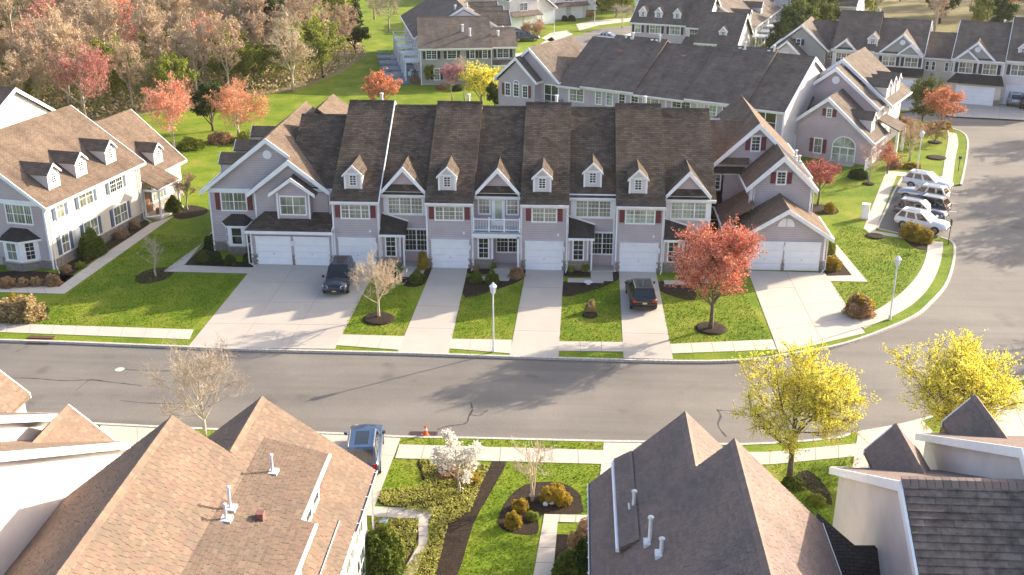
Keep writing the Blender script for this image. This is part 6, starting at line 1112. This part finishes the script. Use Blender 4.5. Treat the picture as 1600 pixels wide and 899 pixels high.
# ------------------------------------------------------------------ vehicles
def car(name, label, x, y, rz, paintm, kind='suv', L=4.75, W=1.88, Hh=1.72, group=None, rails=True):
    T = thing(name, label, 'car', x, y, rz, group); hl = L / 2; w = W / 2
    st = [(-hl, .72, .95, .80), (-hl + .06, .45, 1.02, .90), (-hl + .35, .34, 1.06, .97), (-hl * .5, .30, 1.05, 1.0), (0, .30, 1.03, 1.0), (hl * .36, .30, 1.0, 1.0), (hl * .6, .31, .98, .98), (hl - .32, .34, .90, .95), (hl - .1, .40, .80, .86), (hl, .48, .68, .70)]
    m = MB(); n = 11; 
    for x_, zb, zt, k in st:
        prof = [(-.70, zb), (-.93, zb + .05), (-1.0, zb + .25 * (zt - zb) + .02), (-.995, zt - .22), (-.90, zt - .03), (0, zt + .05)]; prof = prof + [(-a, z) for a, z in prof[-2::-1]]
        m.v += [(x_, a * w * k, z) for a, z in prof]
    for i in range(len(st) - 1):
        for j in range(n - 1): m.f.append((i * n + j, (i + 1) * n + j, (i + 1) * n + j + 1, i * n + j + 1))
        m.f.append((i * n + n - 1, (i + 1) * n + n - 1, (i + 1) * n, i * n))
    m.f += [tuple(range(n)), tuple(range((len(st) - 1) * n, len(st) * n))[::-1]]
    m.obj('body', paintm, T, smooth=True)
    # greenhouse: belt outline to roof outline
    xb0, xb1 = -hl + .12, hl * .42; xr0, xr1 = (-hl + .48, hl * .06) if kind != 'sedan' else (-hl + 1.15, hl * .02); zb = 1.0; wr = w * .74; wb = w * .9; zr = Hh - .06
    if kind == 'sedan': xb0 = -hl + .55
    g = MB(); R = [(xb0, wb * .92, zb), (xb1, wb * .95, zb - .03), (xr1, wr, zr), (xr0, wr * .96, zr - .02)]
    mid = [(xr0 + .05, wr * .86, Hh), (xr1 - .08, wr * .86, Hh - .005)]
    P = lambda q, s: (q[0], q[1] * s, q[2])
    for s in (-1, 1): g.poly([P(R[0], s), P(R[1], s), P(R[2], s), P(R[3], s)]); g.poly([P(R[3], s), P(R[2], s), P(mid[1], s), P(mid[0], s)])
    g.poly([P(R[1], 1), P(R[1], -1), P(R[2], -1), P(R[2], 1)]).poly([P(R[0], 1), P(R[0], -1), P(R[3], -1), P(R[3], 1)]).poly([P(mid[0], 1), P(mid[0], -1), P(mid[1], -1), P(mid[1], 1)]).poly([P(R[2], 1), P(R[2], -1), P(mid[1], -1), P(mid[1], 1)]).poly([P(R[3], 1), P(R[3], -1), P(mid[0], -1), P(mid[0], 1)])
    g.obj('cabin', paintm, T)
    def inset(q, a, k=.86):   # shrink polygon and push out
        c = sum((Vector(p) for p in q), Vector()) / 4; nn = (Vector(q[1]) - Vector(q[0])).cross(Vector(q[3]) - Vector(q[0])).normalized(); out = nn if nn.dot(c - Vector((0, 0, .8))) > 0 else -nn
        return [tuple(c + (Vector(p) - c) * k + out * a) for p in q]
    MB().prism(inset([P(R[1], 1), P(R[1], -1), P(R[2], -1), P(R[2], 1)], .012, .9), (0, 0, .004)).obj('windscreen', 'car_glass', T); MB().prism(inset([P(R[0], 1), P(R[0], -1), P(R[3], -1), P(R[3], 1)], .012, .84), (0, 0, .004)).obj('rear_window', 'car_glass', T)
    for s in (-1, 1):
        lo = lambda t: Vector(P(R[0], s)).lerp(Vector(P(R[1], s)), t); hi = lambda t: Vector(P(R[3], s)).lerp(Vector(P(R[2], s)), t)
        for t0, t1, h0, h1 in ((.04, .27, .03, .28), (.30, .58, .31, .64), (.61, .93, .67, .98)): MB().prism(inset([tuple(lo(t0)), tuple(lo(t1)), tuple(hi(h1)), tuple(hi(h0))], .014, .88), (0, s * .004, 0)).obj('side_window', 'car_glass', T)
        if rails: MB().tube([(xr0 + .1, s * wr * .93, Hh), (xr0 + .3, s * wr * .93, Hh + .06), (xr1 - .4, s * wr * .93, Hh + .06), (xr1 - .2, s * wr * .93, Hh)], .025, 5).obj('roof_rail', 'metal_grey', T)
        MB().prism([(hl * .33, s * (w - .02), 1.0), (hl * .33 + .18, s * (w - .02), 1.0), (hl * .33 + .18, s * (w + .16), 1.04), (hl * .33, s * (w + .16), 1.06)], (0, 0, .14)).obj('mirror', paintm, T)
        MB().prism([(hl - .03, s * w * .50, .68), (hl - .28, s * w * .93, .72), (hl - .38, s * w * .93, .84), (hl - .14, s * w * .50, .80)], (.02, 0, .03)).obj('headlight', 'lamp_glass', T)
        MB().prism([(-hl - .01, s * w * .55, .82), (-hl + .05, s * w * .9, .82), (-hl + .09, s * w * .88, 1.02), (-hl + .03, s * w * .6, 1.0)], (-.03, 0, 0)).obj('tail_light', 'red_light', T)
        for xx in (-hl + .92, hl - .92):
            wl = MB(); y0 = s * (w - .20); wl.tube([(xx, y0, .34), (xx, y0 + s * .02, .34), (xx, s * (w + .015) - s * .03, .34), (xx, s * (w + .015), .34)], [.30, .345, .345, .31], 18); W_ = wl.obj('wheel', 'tyre', T)
            r_ = MB().tube([(xx, s * (w + .004), .34), (xx, s * (w + .022), .34)], .23, 14)
            r_.obj('rim', 'rim', W_)
            k = MB()
            for q in range(9): a, b = pi * q / 8, 0; k.v += [(xx + cos(a) * .42, s * (w * 1.0 + .003), .34 + sin(a) * .40), (xx + cos(a) * .36, s * (w * 1.0 + .003), .34 + sin(a) * .36)]
            for q in range(8): k.f.append((2 * q, 2 * q + 1, 2 * q + 3, 2 * q + 2))
            k.obj('wheel_arch', 'dark_metal', T, fix=False)
    MB().box(hl - .05, -.42, .52, hl + .02, .42, .68).obj('grille', 'dark_metal', T); MB().box(hl + .005, -.16, .43, hl + .035, .16, .53).obj('licence_plate', 'plate', T); MB().box(-hl - .03, -.16, .72, -hl + .01, .16, .84).obj('licence_plate', 'plate', T)
    MB().box(-hl + .0, -w * .86, .42, -hl + .10, w * .86, .52).obj('bumper_trim', 'dark_metal', T); MB().box(xr0 + .35, -.36, Hh - .004, xr1 - .35, .36, Hh + .006).obj('sunroof', 'car_glass', T)
    return T
def carat(a, b, c, d, *args, **kw):
    """a,b rear axle ground point, c,d front axle ground point"""
    p, q = at(a, b), at(c, d); return p, q
def place_car(name, label, mid, aim, paintm, **kw):
    p = at(*mid); q = at(*aim); car(name, label, p[0], p[1], atan2(q[1] - p[1], q[0] - p[0]), paintm, **kw)
place_car('parked_car', 'dark navy SUV facing the street on the wide left driveway', (531, 446), (520, 470), 'navy_paint', L=4.9, W=1.95, Hh=1.75)
p = at(1001, 470); car('parked_car', 'black SUV parked nose in on the fourth narrow driveway', p[0], p[1], pi / 2 + .06, 'black_paint', L=4.85, W=1.95, Hh=1.75)
p = at(570, 716); car('parked_car', 'blue SUV half hidden behind the near left roof', p[0], p[1], pi / 2 + .12, 'blue_paint', L=4.9, W=1.95, Hh=1.8)
for i, (m_, a_, pm, l, kw) in enumerate([((1440, 358), (1480, 366), 'white_paint', 'nearest car of the parking bay, a white SUV facing the road', {}), ((1438, 341), (1478, 348), 'grey_paint', 'grey SUV facing the road, second from the near end of the bay', {}), ((1442, 330), (1400, 322), 'navy_paint', 'dark navy SUV in the middle of the parking bay', {}), ((1442, 313), (1402, 306), 'silver_paint', 'silver SUV nosed in, second from the far end of the bay', {}), ((1449, 295), (1485, 301), 'white_paint', 'farthest car of the parking bay, a pale SUV with sunroof', {})]): place_car('parked_car', l, m_, a_, pm, L=4.6, W=1.85, Hh=1.62, group='cars in the parking bay')
p = at(1582, 163); car('parked_car', 'silver SUV before the upper right garage', p[0], p[1], pi / 2 - .2, 'silver_paint', L=4.6); p = at(1602, 167); car('parked_car', 'black car beside the silver SUV at the upper right edge', p[0], p[1], pi / 2 - .2, 'black_paint', L=4.6)
p = at(822, 64); car('parked_car', 'dark SUV on the far driveway behind the tan ridge', p[0], p[1], radians(10), 'grey_paint'); p = at(809, 57); car('parked_car', 'bright blue car behind the dark far SUV', p[0], p[1], radians(10), 'bright_blue_paint', kind='sedan', Hh=1.45)
p = at(952, 64); car('parked_car', 'car roof peeking over the long dark ridge', p[0], p[1], radians(-20), 'silver_paint', kind='sedan', Hh=1.45)

# ------------------------------------------------------------------ street furniture
def lamp_post(a, b, lab, h=4.9):
    x, y = at(a, b); T = thing('street_lamp', lab, 'street lamp', x, y, 0, 'street lamps')
    MB().tube([(0, 0, 0), (0, 0, .35), (0, 0, .4), (0, 0, h - .75)], [.11, .10, .06, .05], 10).obj('pole', 'pipe_white', T)
    MB().tube([(0, 0, h - .8), (0, 0, h - .72), (0, 0, h - .66)], [.05, .11, .13], 8).obj('collar', 'pipe_white', T)
    MB().tube([(0, 0, h - .66), (0, 0, h - .22)], [.13, .21], 6).obj('lantern_glass', 'lamp_glass', T)
    m = MB()
    for k in range(6): c_, s_ = cos(k * pi / 3), sin(k * pi / 3); m.tube([(c_ * .135, s_ * .135, h - .66), (c_ * .215, s_ * .215, h - .22)], .014, 4)
    m.tube([(0, 0, h - .22), (0, 0, h - .19), (0, 0, h - .02), (0, 0, h + .08)], [.26, .25, .07, .02], 8).obj('lantern_cap', 'white_trim', T)
lamp_post(771, 550, 'white street lamp at the kerb before the balcony house'); lamp_post(1390, 500, 'white street lamp inside the curve of the right sidewalk', 4.8); lamp_post(1432, 273, 'white street lamp behind the parked cars', 4.6)
lamp_post(866, 54, 'tall thin lamp by the top street', 6.5); lamp_post(929, 38, 'far lamp beside the dark arched shrub', 5)
x, y = at(1481, 383); T = thing('sign_post', 'thin dark sign post seen edge on beside the nearest parked white SUV', 'sign', x, y); MB().tube([(0, 0, 0), (0, 0, 2.3)], .035, 6).obj('post', 'dark_metal', T); MB().box(-.02, -.2, 1.75, .02, .2, 2.25).obj('sign_plate', 'dark_metal', T)
x, y = at(1497, 268); T = thing('sign_post', 'short dark post on the verge of the upper right sidewalk', 'sign', x, y); MB().tube([(0, 0, 0), (0, 0, 1.3)], .03, 6).obj('post', 'dark_metal', T); MB().box(-.15, -.02, 1.3, .15, .02, 1.6).obj('sign_plate', 'blue_shutter', T)
x, y = at(1351, 342); T = thing('utility_box', 'tall white utility cabinet on the lawn left of the parking bay', 'utility box', x, y, radians(-20)); MB().box(-.32, -.28, .05, .32, .28, 1.35).obj('cabinet', 'pipe_white', T); MB().box(-.36, -.32, 1.35, .36, .32, 1.42).obj('lid', 'white_trim', T); MB().box(-.4, -.36, 0, .4, .36, .06).obj('base', 'old_concrete', T); MB().box(-.26, -.295, .15, .26, -.281, 1.28).obj('door', 'white_trim', T)
def drain(a, b, lab, rz=0):
    x, y = at(a, b, -.1); T = thing('storm_drain', lab, 'storm drain', x, y, rz, z=-.12); MB().box(-.8, -.35, -.02, .8, .3, .015).obj('frame', 'rust', T)
    for k in range(9): MB().box(-.68 + k * .16, -.28, .015, -.60 + k * .16, .24, .03).obj('bar', 'dark_metal', T)
    return T
drain(662, 678, 'rusty storm drain under the orange cone', .05); T = drain(60, 535, 'rusty storm drain at the far kerb, lower left'); MB().box(-.9, .3, 0, .9, .7, .2).obj('inlet_hood', 'rust', T)
x, y = at(665, 682, -.1); T = thing('traffic_cone', 'orange traffic cone standing on the storm drain', 'traffic cone', x, y, .3, z=-.09); MB().box(-.22, -.22, 0, .22, .22, .04).obj('base', 'orange_plastic', T); MB().tube([(0, 0, .04), (0, 0, .72)], [.17, .035], 12).obj('cone', 'orange_plastic', T); MB().tube([(0, 0, .4), (0, 0, .52)], [.105, .082], 12).obj('band', 'white_trim', T)
x, y = at(919, 446); T = thing('bird_bath', 'round pale bird bath in the dark bed before the third house', 'bird bath', x, y, z=.08); MB().tube([(0, 0, 0), (0, 0, .08)], [.14, .1], 10).obj('foot', 'lamp_glass', T); MB().tube([(0, 0, .08), (0, 0, .15), (0, 0, .2)], [.1, .3, .36], 16).obj('bowl', 'lamp_glass', T)
x, y = at(599, 822); T = thing('hose_pot', 'small blue green hose pot by the near left path', 'garden pot', x, y); MB().tube([(0, 0, 0), (0, 0, .28), (0, 0, .3)], [.16, .24, .2], 12).obj('pot', 'blue_cover', T)
for i, (a, b) in enumerate([(1340, 768), (852, 790), (831, 777), (862, 788), (744, 768)][1:4]):
    x, y = at(a, b); tag(MB().tube([(x, y, .05), (x, y, .16), (x, y, .2)], [.14, .12, .04], 7).obj('garden_stone', 'lamp_glass', None), ['pale garden stone right of the multi-stemmed tree', 'pale stone at the foot of the multi-stemmed tree', 'pale stone below the golden mounds'][i], 'stone')

HZ = bpy.data.materials.new('haze'); HZ.use_nodes = True; t_ = HZ.node_tree; t_.nodes.remove(t_.nodes['Principled BSDF'])
pv = t_.nodes.new('ShaderNodeVolumePrincipled'); pv.inputs['Color'].default_value = (1.0, .95, .88, 1); pv.inputs['Density'].default_value = .00009; pv.inputs['Anisotropy'].default_value = .3
t_.links.new(pv.outputs[0], t_.nodes['Material Output'].inputs['Volume']); MT['haze'] = HZ
MB().box(-330, -130, -1.4, 330, 460, 34).obj('haze', 'haze', None, kind='stuff')
